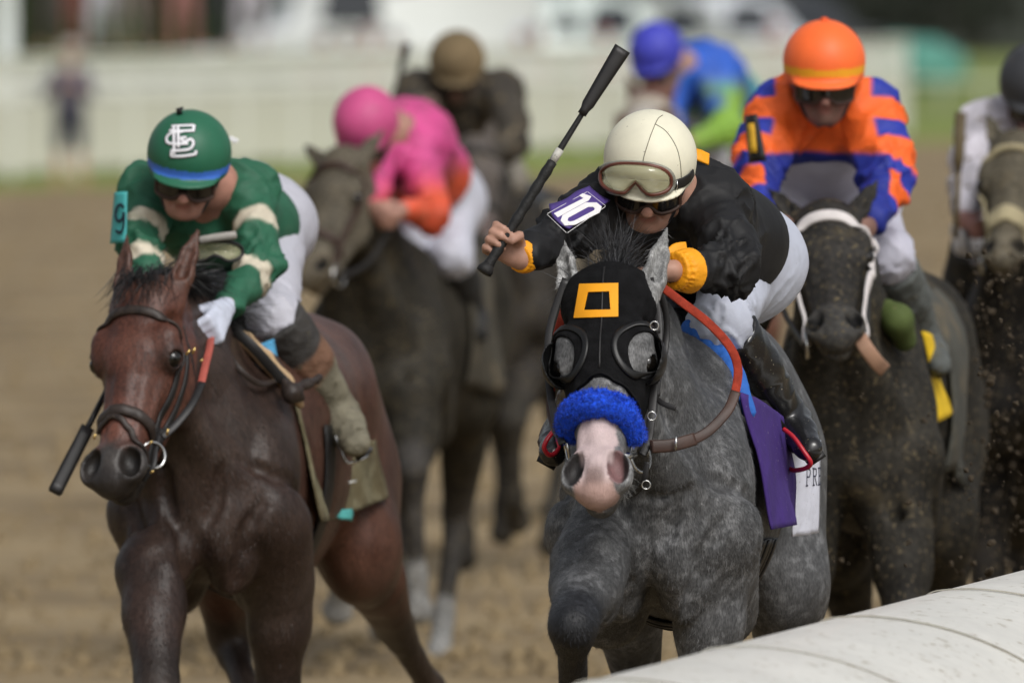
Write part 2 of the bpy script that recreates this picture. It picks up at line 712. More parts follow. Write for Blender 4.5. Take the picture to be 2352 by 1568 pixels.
# ---- near running rail with its wide white cover
M_RAIL = mat('rail_fibreglass', srgb(222, 220, 212), .38, var=.06, vscale=3, mud=.55, mudscale=26, mudcol=srgb(150, 138, 110), fine=.05, finescale=30, spec=.5)
M_RAILSEAM = mat('rail_seam', srgb(160, 156, 144), .8, var=.2)
M_POST = mat('rail_post', srgb(190, 188, 180), .5, var=.1, mud=.6)
ra, rb = P(1340, 1572, 23.9), P(2352, 1306, 28.5)
rdir = unit(V(rb[0] - ra[0], rb[1] - ra[1], 0))
rin = V(rdir[1], -rdir[0], 0)            # towards the infield
RZ = float((ra[2] + rb[2]) / 2)
rail = empty('running_rail', (ra[0], ra[1], 0), 0, 'wide white plastic-covered running rail along the bottom right corner', 'rail')
prof = [(-.010, -.105), (-.034, -.095), (-.042, -.06), (-.036, -.028), (-.018, -.008), (.012, .000), (.08, .004), (.16, -.002), (.25, -.018), (.34, -.045), (.43, -.085), (.51, -.14), (.565, -.21), (.59, -.29), (.575, -.30)]
prof = spline([(a, b, 0) for a, b in prof], 3)[:, :2]
seglen = 1.22
for i in range(-6, 14):
    s0, s1 = i * seglen + .004, (i + 1) * seglen - .004
    lift = 0.0
    G3 = np.array([[rdir * s + rin * a + V(0, 0, RZ + b + lift) for a, b in prof] for s in np.linspace(s0, s1, 5)])
    c = MB().sheet(G3, .006).build('cover', M_RAIL, rail, False)
    s = s1 + .004
    G3 = np.array([[rdir * q + rin * (a) + V(0, 0, RZ + b + .0065) for a, b in prof[6:]] for q in (s - .005, s + .005)])
    MB().sheet(G3, .003).build('joint_strip', M_RAILSEAM if i % 3 else M_POST, rail)
    if i % 2 == 0:
        pts = spline([rdir * s + rin * .05 + V(0, 0, RZ - .05), rdir * s + rin * .25 + V(0, 0, RZ - .16), rdir * s + rin * .55 + V(0, 0, RZ - .45), rdir * s + rin * .6 + V(0, 0, .0)], 6)
        MB().tube(pts, .03, 10).build('post', M_POST, rail)
MB().tube([rdir * (-6 * seglen) + rin * .03 + V(0, 0, RZ - .05), rdir * (14 * seglen) + rin * .03 + V(0, 0, RZ - .05)], .03, 12).build('tube_rail', M_POST, rail)

# ---- far white board fence
M_FENCE = mat('fence_paint', srgb(228, 228, 222), .7, var=.06, vscale=1.5)
M_FENCE2 = mat('fence_paint_low', srgb(208, 206, 194), .75, var=.10, vscale=.8)
f0 = np.array([*ground_xy(-260, 424), 0])
f1 = np.array([*ground_xy(1300, 346), 0])
fdir = unit(f1 - f0)
flen = np.linalg.norm(f1 - f0) * 1.75
fnr = V(fdir[1], -fdir[0], 0)
fence = empty('board_fence', f0, 0, 'long white board fence across the far side of the track', 'fence')
Rf = np.array([fdir, fnr, (0, 0, 1)])
bay = 2.4
nb = int(flen / bay)
me_post = me_rail = me_plank = None


def share(me, name, mtl, parent, loc):
    o = obj(name, me, mtl, parent)
    o.location = tuple(loc)
    return o


def boxmesh(name, size):
    b = MB().box((0, 0, 0), size, Rf)
    return mkmesh(name, np.array(b.v), b.f, False)


me_post, me_rail, me_plank = boxmesh('post', (.09, .07, 1.46)), boxmesh('rail', (bay - .115, .05, .16)), boxmesh('plank', (.275, .03, .86))
me_cap = boxmesh('cap', (bay - .01, .16, .045))
for i in range(nb + 1):
    p = fdir * i * bay
    share(me_post, 'post', M_FENCE, fence, p + V(0, 0, .73))
    if i == nb:
        break
    m = p + fdir * bay / 2
    share(me_cap, 'cap', M_FENCE, fence, m + V(0, 0, 1.483))
    for z in (1.06, 1.26, 1.37 + .01):
        share(me_rail, 'rail', M_FENCE, fence, m + V(0, 0, z - .02))
    for j in range(8):
        share(me_plank, 'plank', M_FENCE2, fence, p + fdir * (.055 + .146 + j * .2825) + V(0, 0, .50 + .01 * ((i * 7 + j * 5) % 3)))

# ---- raised terrace and car park behind the fence
M_CONC = mat('terrace_concrete', srgb(150, 152, 148), .9, var=.15, vscale=.8)
M_ASPH = mat('car_park_asphalt', (.07, .07, .072), .9, var=.2, vscale=.5)
tb = MB()
t0, t1 = f0 - fnr * 7, f0 - fnr * 7 + fdir * 18.5
tb.add([t0 + V(0, 0, -.02), t1 + V(0, 0, -.02), t1 - fnr * 10 + V(0, 0, -.02), t0 - fnr * 10 + V(0, 0, -.02),
        t0 + V(0, 0, 1.45), t1 + V(0, 0, 1.45), t1 - fnr * 10 + V(0, 0, 1.45), t0 - fnr * 10 + V(0, 0, 1.45)],
       [(0, 1, 5, 4), (1, 2, 6, 5), (2, 3, 7, 6), (3, 0, 4, 7), (4, 5, 6, 7)])
tb.build('terrace', M_CONC, None, False, kind='structure')
cb = MB()
c0 = f0 + fdir * 16 - fnr * 18
c1 = c0 + fdir * 90
cb.add([c0 - V(0, 0, .02), c1 - V(0, 0, .02), c1 - fnr * 60 - V(0, 0, .02), c0 - fnr * 60 - V(0, 0, .02), c0 + V(0, 0, .55) - fnr * 3, c1 + V(0, 0, .55) - fnr * 3, c1 - fnr * 60 + V(0, 0, .55), c0 - fnr * 60 + V(0, 0, .55)],
       [(0, 1, 5, 4), (1, 2, 6, 5), (2, 3, 7, 6), (3, 0, 4, 7), (4, 5, 6, 7)])
cb.build('car_park', M_ASPH, None, False, kind='structure')

# white column on the terrace edge
colb = P(12, 200, 148)
b = MB().lathe([(.17, 0), (.17, .12), (.13, .14), (.13, 3.6), (.18, 3.64), (.18, 3.8)], (0, 0, 0), (0, 0, 1), 20)
b.build('white_column', mat('white_paint', srgb(225, 230, 228), .6, var=.05), None, True, label='tall white column at the left edge behind the fence', cat='column').location = (colb[0], colb[1], 0)


# ---- bystanders far behind
def bystander(u, d, z0, hgt, shirt, trousers, skin, label, group, hat=None, legs=None, seed=0, arm=.3, turn=0.0):
    p = P(u, 0, d)
    s = hgt / 1.75
    root = empty('person', (p[0], p[1], z0), turn, label, 'person', group)
    q = lambda x, y, z: V(x, y, z) * s
    g = np.random.default_rng(seed)
    st = .10 + .05 * g.random()
    J = {}
    for m in (-1, 1):
        J[m] = dict(hip=q(m * .09, 0, .92), knee=q(m * st, -.03, .50), ank=q(m * (st + .02), .02, .09), toe=q(m * (st + .05), -.15, .04),
                    sho=q(m * .18, 0, 1.42), elb=q(m * (.25 + .05 * g.random()), -.02, 1.14), wri=q(m * (.20 - arm * .2), -.22 * arm * 2, 1.0 + arm * .5))
    B = SDF()
    B.ell(q(0, -.01, 1.64), V(.075, .095, .115) * s, k=.02)
    B.cone(q(0, -.05, 1.57), q(0, -.06, 1.545), .045 * s, .04 * s, .02)
    B.cone(q(0, -.10, 1.63), q(0, -.115, 1.60), .012 * s, .016 * s, .01)
    B.cone(q(0, .01, 1.42), q(0, 0, 1.56), .055 * s, .05 * s, .03)
    B.cone(q(0, .01, 1.32), q(0, 0, 1.0), .12 * s, .11 * s, .05, (V(1, 0, 0), 1.4))
    for m in (-1, 1):
        j = J[m]
        B.chain([j['sho'], j['elb'], j['wri']], [.055 * s, .042 * s, .03 * s], .03)
        hd = unit(j['wri'] - j['elb'])
        B.cone(j['wri'], j['wri'] + hd * .08 * s, .032 * s, .03 * s, .01, (V(1, 0, 0), .7))
        for f in range(4):
            a = j['wri'] + hd * .07 * s + V(0, 0, (f - 1.5) * .018) * s
            B.cone(a, a + hd * (.07 - .008 * abs(f - 1.3)) * s + V(0, 0, -.02) * s, .009 * s, .007 * s, .006)
        B.cone(j['wri'] + hd * .03 * s, j['wri'] + hd * .07 * s + V(-m * .035, -.01, .02) * s, .011 * s, .009 * s, .008)
        B.chain([j['hip'], j['knee'], j['ank']], [.085 * s, .055 * s, .038 * s], .03)
        B.cone(j['ank'], j['toe'], .04 * s, .03 * s, .02)
    v, f = B.mesh(.022)
    M_ = mat('skin_far_%s' % label[:18], skin, .6, var=.1)
    obj('body', mkmesh('body', v, f), M_, root)
    C = SDF()
    C.cone(q(0, .01, 1.33), q(0, 0, .97), .135 * s, .125 * s, .05, (V(1, 0, 0), 1.45))
    for m in (-1, 1):
        j = J[m]
        C.chain([j['sho'], j['elb'], j['elb'] + (j['wri'] - j['elb']) * (.7 if seed % 2 else .05)], [.07 * s, .058 * s, .045 * s], .04)
    v, f = C.mesh(.018)
    obj('shirt', mkmesh('shirt', v + vnormals(v, f) * (vnoise(v * 14, seed) * .006)[:, None], f), mat('shirt_%s' % label[:24], shirt, .85, var=.15, vscale=8), root)
    T = SDF()
    T.cone(q(0, 0, .98), q(0, 0, .90), .12 * s, .12 * s, .04, (V(1, 0, 0), 1.4))
    for m in (-1, 1):
        j = J[m]
        e = .55 if legs == 'shorts' else 1.0
        T.chain([j['hip'], j['knee']], [.105 * s, .08 * s], .04)
        if e == 1.0:
            T.chain([j['knee'], j['ank']], [.08 * s, .06 * s], .03)
    v, f = T.mesh(.018)
    obj('trousers', mkmesh('trousers', v, f), mat('trousers_%s' % label[:24], trousers, .85, var=.15, vscale=8), root)
    if hat is not None:
        b = MB().lathe([(.17 * s, 0), (.175 * s, .008), (.10 * s, .015), (.095 * s, .09 * s), (.06 * s, .11 * s), (.001, .112 * s)], q(0, 0, 1.69), V(0, .1, 1), 22)
        b.build('hat', mat('hat_%s' % label[:24], hat, .8, var=.1), root)
    else:
        Hs = SDF()
        Hs.ell(q(0, .012, 1.665), V(.084, .10, .108) * s, k=.02)
        Hs.half(q(0, -.04, 1.66), V(0, .8, .8), .01)
        v, f = Hs.mesh(.012)
        obj('hair', mkmesh('hair', v, f), mat('hair_%s' % label[:20], (.03, .02, .015), .6, var=.3), root)
    return root


SK = srgb(196, 150, 125)
bystander(160, 138, 0, 1.66, srgb(96, 92, 104), srgb(44, 46, 58), SK, 'person in wide pale hat and dark shorts standing before the white fence', None, srgb(186, 178, 170), 'shorts', 1, .5)
crowd = [(118, srgb(70, 72, 62), srgb(66, 62, 58), 'dark olive'), (165, srgb(150, 80, 72), srgb(122, 74, 66), 'brick red'), (235, srgb(226, 222, 232), srgb(206, 204, 216), 'white'),
         (295, srgb(150, 142, 134), srgb(112, 104, 98), 'taupe'), (345, srgb(66, 50, 44), srgb(70, 54, 48), 'dark brown'), (420, srgb(170, 110, 108), srgb(160, 112, 108), 'dusty pink'),
         (500, srgb(40, 42, 42), srgb(44, 46, 46), 'black'), (572, srgb(196, 190, 200), srgb(190, 184, 194), 'pale lilac')]
for i, (u, a, b, nm) in enumerate(crowd):
    bystander(u, 164 + (i % 3) * .7, 1.45, 1.68 + .02 * (i % 4), a, b, SK, 'spectator wearing %s clothes on the terrace behind the fence' % nm, 'spectators on the terrace', None, None, i + 2, .3 + .1 * (i % 3))
low = [(742, 164, srgb(92, 62, 70), 'dark plum'), (800, 167, srgb(84, 66, 70), 'greyish maroon'), (850, 165, srgb(128, 62, 70), 'maroon'), (905, 169, srgb(96, 92, 108), 'slate grey'),
       (1196, 172, srgb(208, 208, 226), 'pale blue'), (1235, 175, srgb(120, 104, 112), 'mauve'), (1388, 178, srgb(176, 110, 104), 'salmon'), (1782, 205, srgb(150, 34, 40), 'bright red')]
for i, (u, d, a, nm) in enumerate(low):
    bystander(u, d, 0.0, 1.66 + .04 * (i % 3), a, srgb(60, 60, 66), SK, 'spectator in %s top standing just behind the white fence' % nm, 'spectators at the fence', tuple(np.array(a) * .9), None, i + 20, .2)


# ---- vehicles
M_GLASS_DK = mat('car_glass', (.012, .016, .022), .08, var=0, spec=.6)
M_TYRE = mat('tyre', (.012, .012, .012), .8, var=.2)
M_RIM = mat('rim', (.45, .45, .46), .3, metal=.9, var=.1)
M_LAMP = mat('headlamp', (.7, .7, .72), .15, var=0)


def vehicle(name, u, d, z0, L, W, Ht, hood, paint, label, yaw, group='vehicles parked beyond the fence', cat='car', van=False):
    """side profile extruded with tumblehome; nose towards -x"""
    p = P(u, 0, d)
    root = empty(name, (p[0], p[1], z0), yaw, label, cat, group)
    pm = mat('paint_' + label[:24], paint, .25, var=.04, vscale=3, coat=.5)
    hb = Ht * .55 if not van else Ht * .48
    if van:
        pr = [(-L / 2, .35), (-L / 2, hb * .9), (-L / 2 + hood, hb * 1.08), (-L / 2 + hood + .55, Ht), (L / 2 - .1, Ht), (L / 2, Ht - .15), (L / 2, .35)]
    else:
        pr = [(-L / 2, .35), (-L / 2, hb * .85), (-L / 2 + hood, hb), (-L / 2 + hood + .65, Ht), (L / 2 - 1.25, Ht), (L / 2 - .45, hb * 1.02), (L / 2, hb * .95), (L / 2, .35)]
    pr = spline([(a, b, 0) for a, b in pr], 4)[:, :2]
    rows = []
    for y, ins in ((-W / 2, .0), (-W / 2 + .08, .05), (W / 2 - .08, .05), (W / 2, 0)):
        t = []
        for a, b in pr:
            k = 1 - .13 * max(0, (b - hb) / (Ht - hb + 1e-6))
            t.append((a, y * k, b + (0.02 if ins else 0)))
        rows.append(t)
    rows = np.array(rows)
    n = rows.shape[1]
    mb = MB().add(rows.reshape(-1, 3), [(i * n + j, i * n + j + 1, (i + 1) * n + j + 1, (i + 1) * n + j) for i in range(3) for j in range(n - 1)] +
                  [tuple(range(n - 1, -1, -1)), tuple(range(3 * n, 4 * n)), tuple([0, n, 2 * n, 3 * n]), (n - 1, 4 * n - 1, 3 * n - 1, 2 * n - 1)])
    mb.build('car_body', pm, root)
    wz0, wz1 = hb + .06, Ht - .12
    spans = [(-L / 2 + hood + .55, -.05), (.05, L / 2 - 1.1)] if not van else [(-L / 2 + hood + .45, -L / 2 + hood + 1.5)]
    for y in (-1, 1):
        for a, b in spans:
            k0, k1 = 1 - .13 * (wz0 - hb) / (Ht - hb), 1 - .13 * (wz1 - hb) / (Ht - hb)
            q = [(a, y * (W / 2 * k0 + .006), wz0), (b, y * (W / 2 * k0 + .006), wz0), (b - .12, y * (W / 2 * k1 + .006), wz1), (a + .25, y * (W / 2 * k1 + .006), wz1)]
            MB().sheet(np.array([[q[0], q[3]], [q[1], q[2]]], float), .008).build('window', M_GLASS_DK, root, False)
    xa, xb = -L / 2 + hood + .06, -L / 2 + hood + .56
    MB().sheet(np.array([[(xa, -W * .40, hb + .06), (xb, -W * .36, Ht - .07)], [(xa, W * .40, hb + .06), (xb, W * .36, Ht - .07)]]) + V(-.03, 0, .03), .01).build('windscreen', M_GLASS_DK, root, False)
    for x in (-L / 2 + .85, L / 2 - .95):
        for y in (-1, 1):
            w = MB().lathe([(.20, -.1), (.30, -.11), (.33, -.07), (.33, .07), (.30, .11), (.20, .1)], (x, y * (W / 2 - .09), .33), (0, 1, 0), 20).build('wheel', M_TYRE, root)
            MB().lathe([(.19, -.02), (.19, .125), (.05, .13), (.02, .12)], (x, y * (W / 2 - .09), .33), (0, y, 0), 16).build('rim', M_RIM, w)
    for y in (-1, 1):
        MB().box((-L / 2 - .005, y * W * .36, hb * .72), (.05, .28, .14)).build('headlight', M_LAMP, root)
    return root


vehicle('van', 880, 192, .55, 4.9, 1.95, 2.35, .75, srgb(224, 226, 226), 'white van with dark side window behind the fence', .20, cat='van', van=True)
vehicle('parked_car', 730, 200, .55, 4.6, 1.85, 1.42, 1.25, srgb(222, 222, 224), 'low white car beside the van, under green trees', .2)
vehicle('parked_car', 1275, 206, .55, 4.5, 1.82, 1.62, 1.1, srgb(206, 216, 212), 'pale silver car parked to the right of the van', .55)
vehicle('parked_car', 1440, 214, .55, 4.4, 1.82, 1.55, 1.1, srgb(150, 154, 150), 'mid grey car behind the blue-capped rider', .6)
vehicle('parked_car', 1600, 222, .55, 4.5, 1.82, 1.60, 1.1, srgb(196, 200, 206), 'light grey car between the blue and orange caps', .5)
vehicle('parked_car', 1745, 232, .55, 4.6, 1.85, 1.65, 1.1, srgb(52, 54, 56), 'dark grey car furthest along the car park row', .5)

# ---- trees and the dark hedge in the distance
M_BARK = mat('bark', (.06, .045, .032), .9, var=.3, vscale=6)


def leaf_cloud(n, c, r, size, g):
    u = g.normal(size=(n, 3))
    u /= np.linalg.norm(u, axis=1, keepdims=True)
    ctrs = c + u * r * (.35 + .65 * g.random((n, 1)) ** .5)
    a = g.normal(size=(n, 3)); a /= np.linalg.norm(a, axis=1, keepdims=True)
    b = np.cross(a, g.normal(size=(n, 3))); b /= np.linalg.norm(b, axis=1, keepdims=True)
    s = size * (.6 + .8 * g.random((n, 1)))
    v = np.stack([ctrs - a * s, ctrs + b * s * .6, ctrs + a * s, ctrs - b * s * .6], 1).reshape(-1, 3)
    return v, np.arange(4 * n).reshape(n, 4)


def tree(name, u, d, hgt, rad, leafcol, label, group, seed, trunk_h=.3, flat=False):
    g = np.random.default_rng(seed)
    p = P(u, 0, d)
    root = empty(name, (p[0], p[1], 0), 0, label, 'hedge' if flat else 'tree', group)
    mb = MB()
    top = V(g.normal() * .2, 0, hgt * .75)
    mb.tube(spline([V(0, 0, -.1), V(.05, 0, hgt * trunk_h), top], 5), np.linspace(hgt * .03, hgt * .008, 11), 8)
    for i in range(7):
        a = g.random() * 6.28
        z = hgt * (trunk_h + .35 * g.random())
        e = V(math.cos(a) * rad * .7, math.sin(a) * rad * .7, z + rad * .5)
        mb.tube(spline([V(0, 0, z), (V(0, 0, z) + e) / 2 + V(0, 0, .1), e], 4), np.linspace(hgt * .013, hgt * .004, 9), 6)
    mb.build('trunk', M_BARK, root)
    vs, fs, n0 = [], [], 0
    for i in range(26):
        a, zz = g.random() * 6.28, g.random()
        rr = rad * (.25 + .75 * g.random()) * (1 - .5 * zz)
        c = V(math.cos(a) * rr, math.sin(a) * rr, hgt * (trunk_h + (1 - trunk_h) * zz * .92))
        if flat:
            c = V(g.uniform(-rad, rad), g.normal() * .5, hgt * (.08 + .9 * zz))
        v, f = leaf_cloud(130, c, rad * .34 if not flat else hgt * .22, .14 * hgt / 6, g)
        vs.append(v); fs.append(f + n0); n0 += len(v)
    m = mat('leaves_%s' % name + str(round(leafcol[1], 3)), leafcol, .7, var=.45, vscale=1.2)
    obj('crown', mkmesh('crown', np.concatenate(vs), np.concatenate(fs), False), m, root)
    return root


GR1, GR2, GR3 = (.055, .105, .025), (.045, .085, .022), (.038, .045, .034)
for i, (u, d, h_, r_, lb) in enumerate([(640, 262, 7, 3.4, 'bright green tree left of the white van'), (760, 275, 7.5, 3.2, 'bright green tree just above the low white car'), (1120, 268, 7, 3.0, 'green tree rising right of the white van'),
                                        (1250, 280, 7.5, 3.2, 'green tree above the pale silver car'), (1370, 272, 7, 3.0, 'green tree above the mid grey car'), (480, 280, 7.5, 3.3, 'green tree behind the black-clad spectator'),
                                        (250, 285, 7.5, 3.3, 'green tree behind the white-clad spectator'), (80, 280, 7.5, 3.3, 'green tree behind the white column')]):
    tree('green_tree', u, d, h_, r_, GR1 if i % 2 else GR2, lb, 'trees beyond the car park', 40 + i, .12)
hp = ['left of the orange cap', 'directly behind the orange cap', 'right of the orange cap', 'behind the teal tarpaulin', 'above the far turf', 'at the right edge of the picture']
for i, u in enumerate((1640, 1800, 1950, 2100, 2245, 2390)):
    tree('dark_hedge', u, 405 + 6 * (i % 2), 6.0, 2.2, GR3, 'tall dark grey-green hedge ' + hp[i], 'dark hedge beyond the turf', 60 + i, .05, True)
gb = P(2010, 0, 422)
b = MB().box((0, 0, 4), (16, 6, 8))
bd = empty('grey_building', (gb[0], gb[1], 0), 0, 'long grey building behind the dark hedge', 'building')
b.build('wall', mat('grey_render', srgb(112, 114, 112), .9, var=.1, vscale=.5), bd, False)
MB().box((0, 0, 8.2), (16.8, 6.8, .4)).build('roof', mat('roof_sheet', srgb(80, 82, 84), .7, var=.1), bd, False)
for i in range(6):
    MB().box((-6.5 + i * 2.6, -3.01, 3.6), (1.3, .06, 1.5)).build('window', M_GLASS_DK, bd, False)

# teal tarpaulin heap and the thin turf rail
tp = ground_xy(2105, 205)
S_ = SDF()
S_.ell(V(0, 0, .45), (1.15, .8, .72), k=.2)
S_.ell(V(-.5, .1, .6), (.6, .6, .58), k=.2)
S_.half(V(0, 0, .0), V(0, 0, 1), .05)
v, f = S_.mesh(.06)
v = v + vnormals(v, f) * (vnoise(v * 4, 3) * .06)[:, None]
t = obj('tarpaulin', mkmesh('tarpaulin', v, f), mat('teal_tarp', srgb(84, 142, 128), .6, var=.2, vscale=2), None, label='teal tarpaulin heap on the far turf right of the orange cap', cat='tarpaulin')
t.location = (tp[0], tp[1], 0)
ta, tb_ = ground_xy(1985, 268), ground_xy(2700, 262)
tr = empty('turf_rail', (ta[0], ta[1], 0), 0, 'thin pale rail running across the far turf', 'rail')
dv = V(tb_[0] - ta[0], tb_[1] - ta[1], 0)
M_TRAIL = mat('turf_rail_paint', srgb(196, 200, 176), .6, var=.1)
MB().tube([V(0, 0, .62), dv + V(0, 0, .62)], .035, 8).build('bar', M_TRAIL, tr)
for i in range(9):
    MB().tube([dv * i / 8, dv * i / 8 + V(0, 0, .6)], .025, 8).build('post', M_TRAIL, tr)


# ------------------------------------------------------------------ horses
class Frame:
    def __init__(s, x, y, yaw, z=0.0):
        s.o = V(x, y, z)
        s.yaw = yaw
        c, n = math.cos(yaw), math.sin(yaw)
        s.M = np.array([[c, -n, 0], [n, c, 0], [0, 0, 1]])

    def L(s, p):
        return (np.asarray(p, float) - s.o) @ s.M

    def at(s, u, v, d):
        return s.L(P(u, v, d))


class HeadFrame:
    """l = towards the horse's left, t = down the face from the poll, q = out of the face"""

    def __init__(s, poll, muzzle, yaw, length=0.60, roll=0.0, kw=1.0):
        s.kw = kw
        s.o = np.asarray(poll, float)
        s.a = unit(np.asarray(muzzle, float) - s.o)
        s0 = V(math.cos(yaw), math.sin(yaw), roll)
        s.s = unit(s0 - s.a * (s.a @ s0))
        s.n = np.cross(s.a, s.s)
        s.k = np.linalg.norm(np.asarray(muzzle, float) - s.o) / length

    def __call__(s, l, t, q):
        return s.o + (s.s * (l * s.kw) + s.a * t + s.n * q) * s.k

    def R(s):
        return np.array([s.s, s.a, s.n])

    def inv(s, p):
        d = (np.asarray(p) - s.o) / s.k
        return np.stack([d @ s.s / s.kw, d @ s.a, d @ s.n], -1)


def rot3(R, ax, ang):
    """rotate the frame rows R about its own axis number ax"""
    c, n = math.cos(ang), math.sin(ang)
    i, j = (ax + 1) % 3, (ax + 2) % 3
    Q = np.array(R, float)
    Q[i], Q[j] = c * R[i] + n * R[j], -n * R[i] + c * R[j]
    return Q


def head_sdf(h, ears=(0.0, 0.0), earlen=0.17, flare=1.0, ear_out=(0.35, 0.35), ear_gap=.052):
    S = SDF()
    k, R = h.k, h.R()

    def e(l, t, q, r, kk=.03, sub=False, RR=None):
        S.ell(h(l, t, q), np.array(r) * k * V(h.kw, 1, 1), R if RR is None else RR, kk * k, sub)

    def c(p, q, ra, rb, kk=.03, wide=None, sub=False):
        S.cone(h(*p), h(*q), ra * k, rb * k, kk * k, None if wide is None else (h.s, wide * h.kw), sub)
    e(0, .07, -.085, (.072, .10, .08))
    c((0, .06, -.075), (0, .205, -.070), .058, .062, .04, 1.28)            # forehead
    c((0, .20, -.064), (0, .51, -.052), .056, .036, .035, 1.15)           # nasal bones
    c((0, .20, -.14), (0, .50, -.085), .068, .043, .04, .95)             # cheeks and bars
    for m in (-1, 1):
        e(m * .052, .215, -.165, (.034, .115, .095), .045)               # round jaw
        c((m * .035, .33, -.185), (m * .022, .53, -.115), .03, .022, .04)
        c((m * .062, .235, -.09), (m * .048, .40, -.075), .016, .010, .012)  # facial crest
        e(m * .076, .172, -.050, (.030, .040, .030), .024)               # brow
        e(m * .087, .215, -.070, (.026, .036, .033), .018)                # orbit
        e(m * .098, .222, -.066, (.014, .024, .020), .006, True)         # eye opening
        c((m * .082, .118, -.065), (m * .088, .138, -.082), .017, .016, .026, None, True)  # hollow above the eye
        c((m * .040, .29, -.010), (m * .034, .46, -.012), .013, .010, .022, None, True)   # hollow beside the nasal bone
        # nostril wing
        W = rot3(R, 2, m * -.28)
        e(m * .041, .526, -.040, (.034 * flare, .054, .037), .022, False, W)
    e(0, .535, -.062, (.046, .065, .052), .03)
    e(0, .570, -.056, (.038, .031, .036), .026)                          # upper lip
    e(0, .560, -.110, (.034, .038, .030), .02)                           # lower lip and chin
    c((-.06, .588, -.090), (.06, .588, -.090), .005, .005, .010, None, True)   # mouth line
    for m in (-1, 1):
        W = rot3(R, 2, m * -.22)
        e(m * .048, .526, -.013, (.0205 * flare, .043, .036), .009, True, W)   # nostril
        c((m * .018, .50, .0), (m * .030, .585, -.012), .005, .005, .012, None, True)
    # ears
    S.n_skull = len(S.ops)
    for i, m in enumerate((-1, 1)):
        base = h(m * ear_gap, .030, -.085)
        dirn = unit(-h.a * 1.0 + h.s * m * ear_out[i] + h.n * ears[i])
        tip = base + dirn * earlen * k
        side = unit(np.cross(dirn, h.n))
        fwd = unit(h.n + h.s * m * 0.45)
        fwd = unit(fwd - dirn * (dirn @ fwd))
        lat = np.cross(dirn, fwd)
        p1 = base + dirn * earlen * .28 * k
        p2 = base + dirn * earlen * .62 * k - lat * 0
        S.cone(base - dirn * .02 * k, p1, .026 * k, .029 * k, .025 * k, (fwd, .8))
        S.cone(p1, p2, .029 * k, .022 * k, .01 * k, (fwd, .7))
        S.cone(p2, tip, .022 * k, .004 * k, .008 * k, (fwd, .6))
        q = fwd * .017 * k
        S.cone(p1 + q * 1.05, p2 + q * .95, .017 * k, .014 * k, .006 * k, None, True)
        S.cone(p2 + q * .95, base + dirn * earlen * .90 * k + q * .5, .014 * k, .003 * k, .006 * k, None, True)
    return S


def sm(x, a, b):
    t = np.clip((x - a) / (b - a), 0, 1)
    return t * t * (3 - 2 * t)


def seg_dist(v, a, b):
    ba = b - a
    h = np.clip(((v - a) @ ba) / (ba @ ba), 0, 1)
    return np.linalg.norm(v - a - h[:, None] * ba, axis=1), h


def leg_fore(S, pts, s=1.0, hoof=True):
    sh, el, kn, fe, to = [np.asarray(p, float) for p in pts]
    fm = el + (kn - el) * .35
    lowd = unit(fe - kn)
    S.cone(sh, el, .102 * s, .094 * s, .035)
    S.cone(el, fm, .090 * s, .076 * s, .02)
    ou = unit(np.cross(unit(kn - el), V(0, 1, 0)))
    S.ell(el + (kn - el) * .22 + ou * .03, (.060 * s, .070 * s, .115 * s), None, .014)       # forearm muscle
    S.cone(fm, kn - unit(kn - el) * .05, .078 * s, .054 * s, .03)
    S.cone(kn - unit(kn - el) * .06, kn + unit(kn - el) * .0, .053 * s, .050 * s, .03)
    S.cone(kn, kn + lowd * .07, .049 * s, .041 * s, .03)
    S.cone(kn + lowd * .05, fe, .036 * s, .033 * s, .02)
    S.cone(fe - lowd * .02, fe + lowd * .02, .042 * s, .042 * s, .02)
    leg_hoof(S, fe, to, s)


def leg_hind(S, pts, s=1.0):
    hip, st, ho, fe, to = [np.asarray(p, float) for p in pts]
    S.cone(hip, st, .20 * s, .145 * s, .10, (V(1, 0, 0), .72))
    gm = st + (ho - st) * .4
    S.cone(st, gm, .130 * s, .092 * s, .06, (V(1, 0, 0), .75))
    S.cone(gm, ho, .088 * s, .052 * s, .03)
    low = unit(fe - ho)
    S.cone(ho - unit(ho - st) * .02, ho + low * .05, .054 * s, .046 * s, .02)
    back = unit(-(unit(st - ho) + unit(fe - ho)))
    S.cone(ho + back * .045, ho + back * .01 + low * .10, .024 * s, .022 * s, .025)
    S.cone(ho + low * .06, fe, .041 * s, .034 * s, .02)
    S.cone(fe - low * .02, fe + low * .02, .043 * s, .043 * s, .02)
    leg_hoof(S, fe, to, s)


def leg_hoof(S, fe, to, s):
    d = unit(to - fe)
    L = np.linalg.norm(to - fe)
    S.cone(fe, fe + d * L * .5, .034 * s, .036 * s, .02)
    S.cone(fe + d * L * .55, to, .040 * s, .056 * s, .012)
    S.half  # (hoof sole stays rounded: it is in the dirt or out of frame)


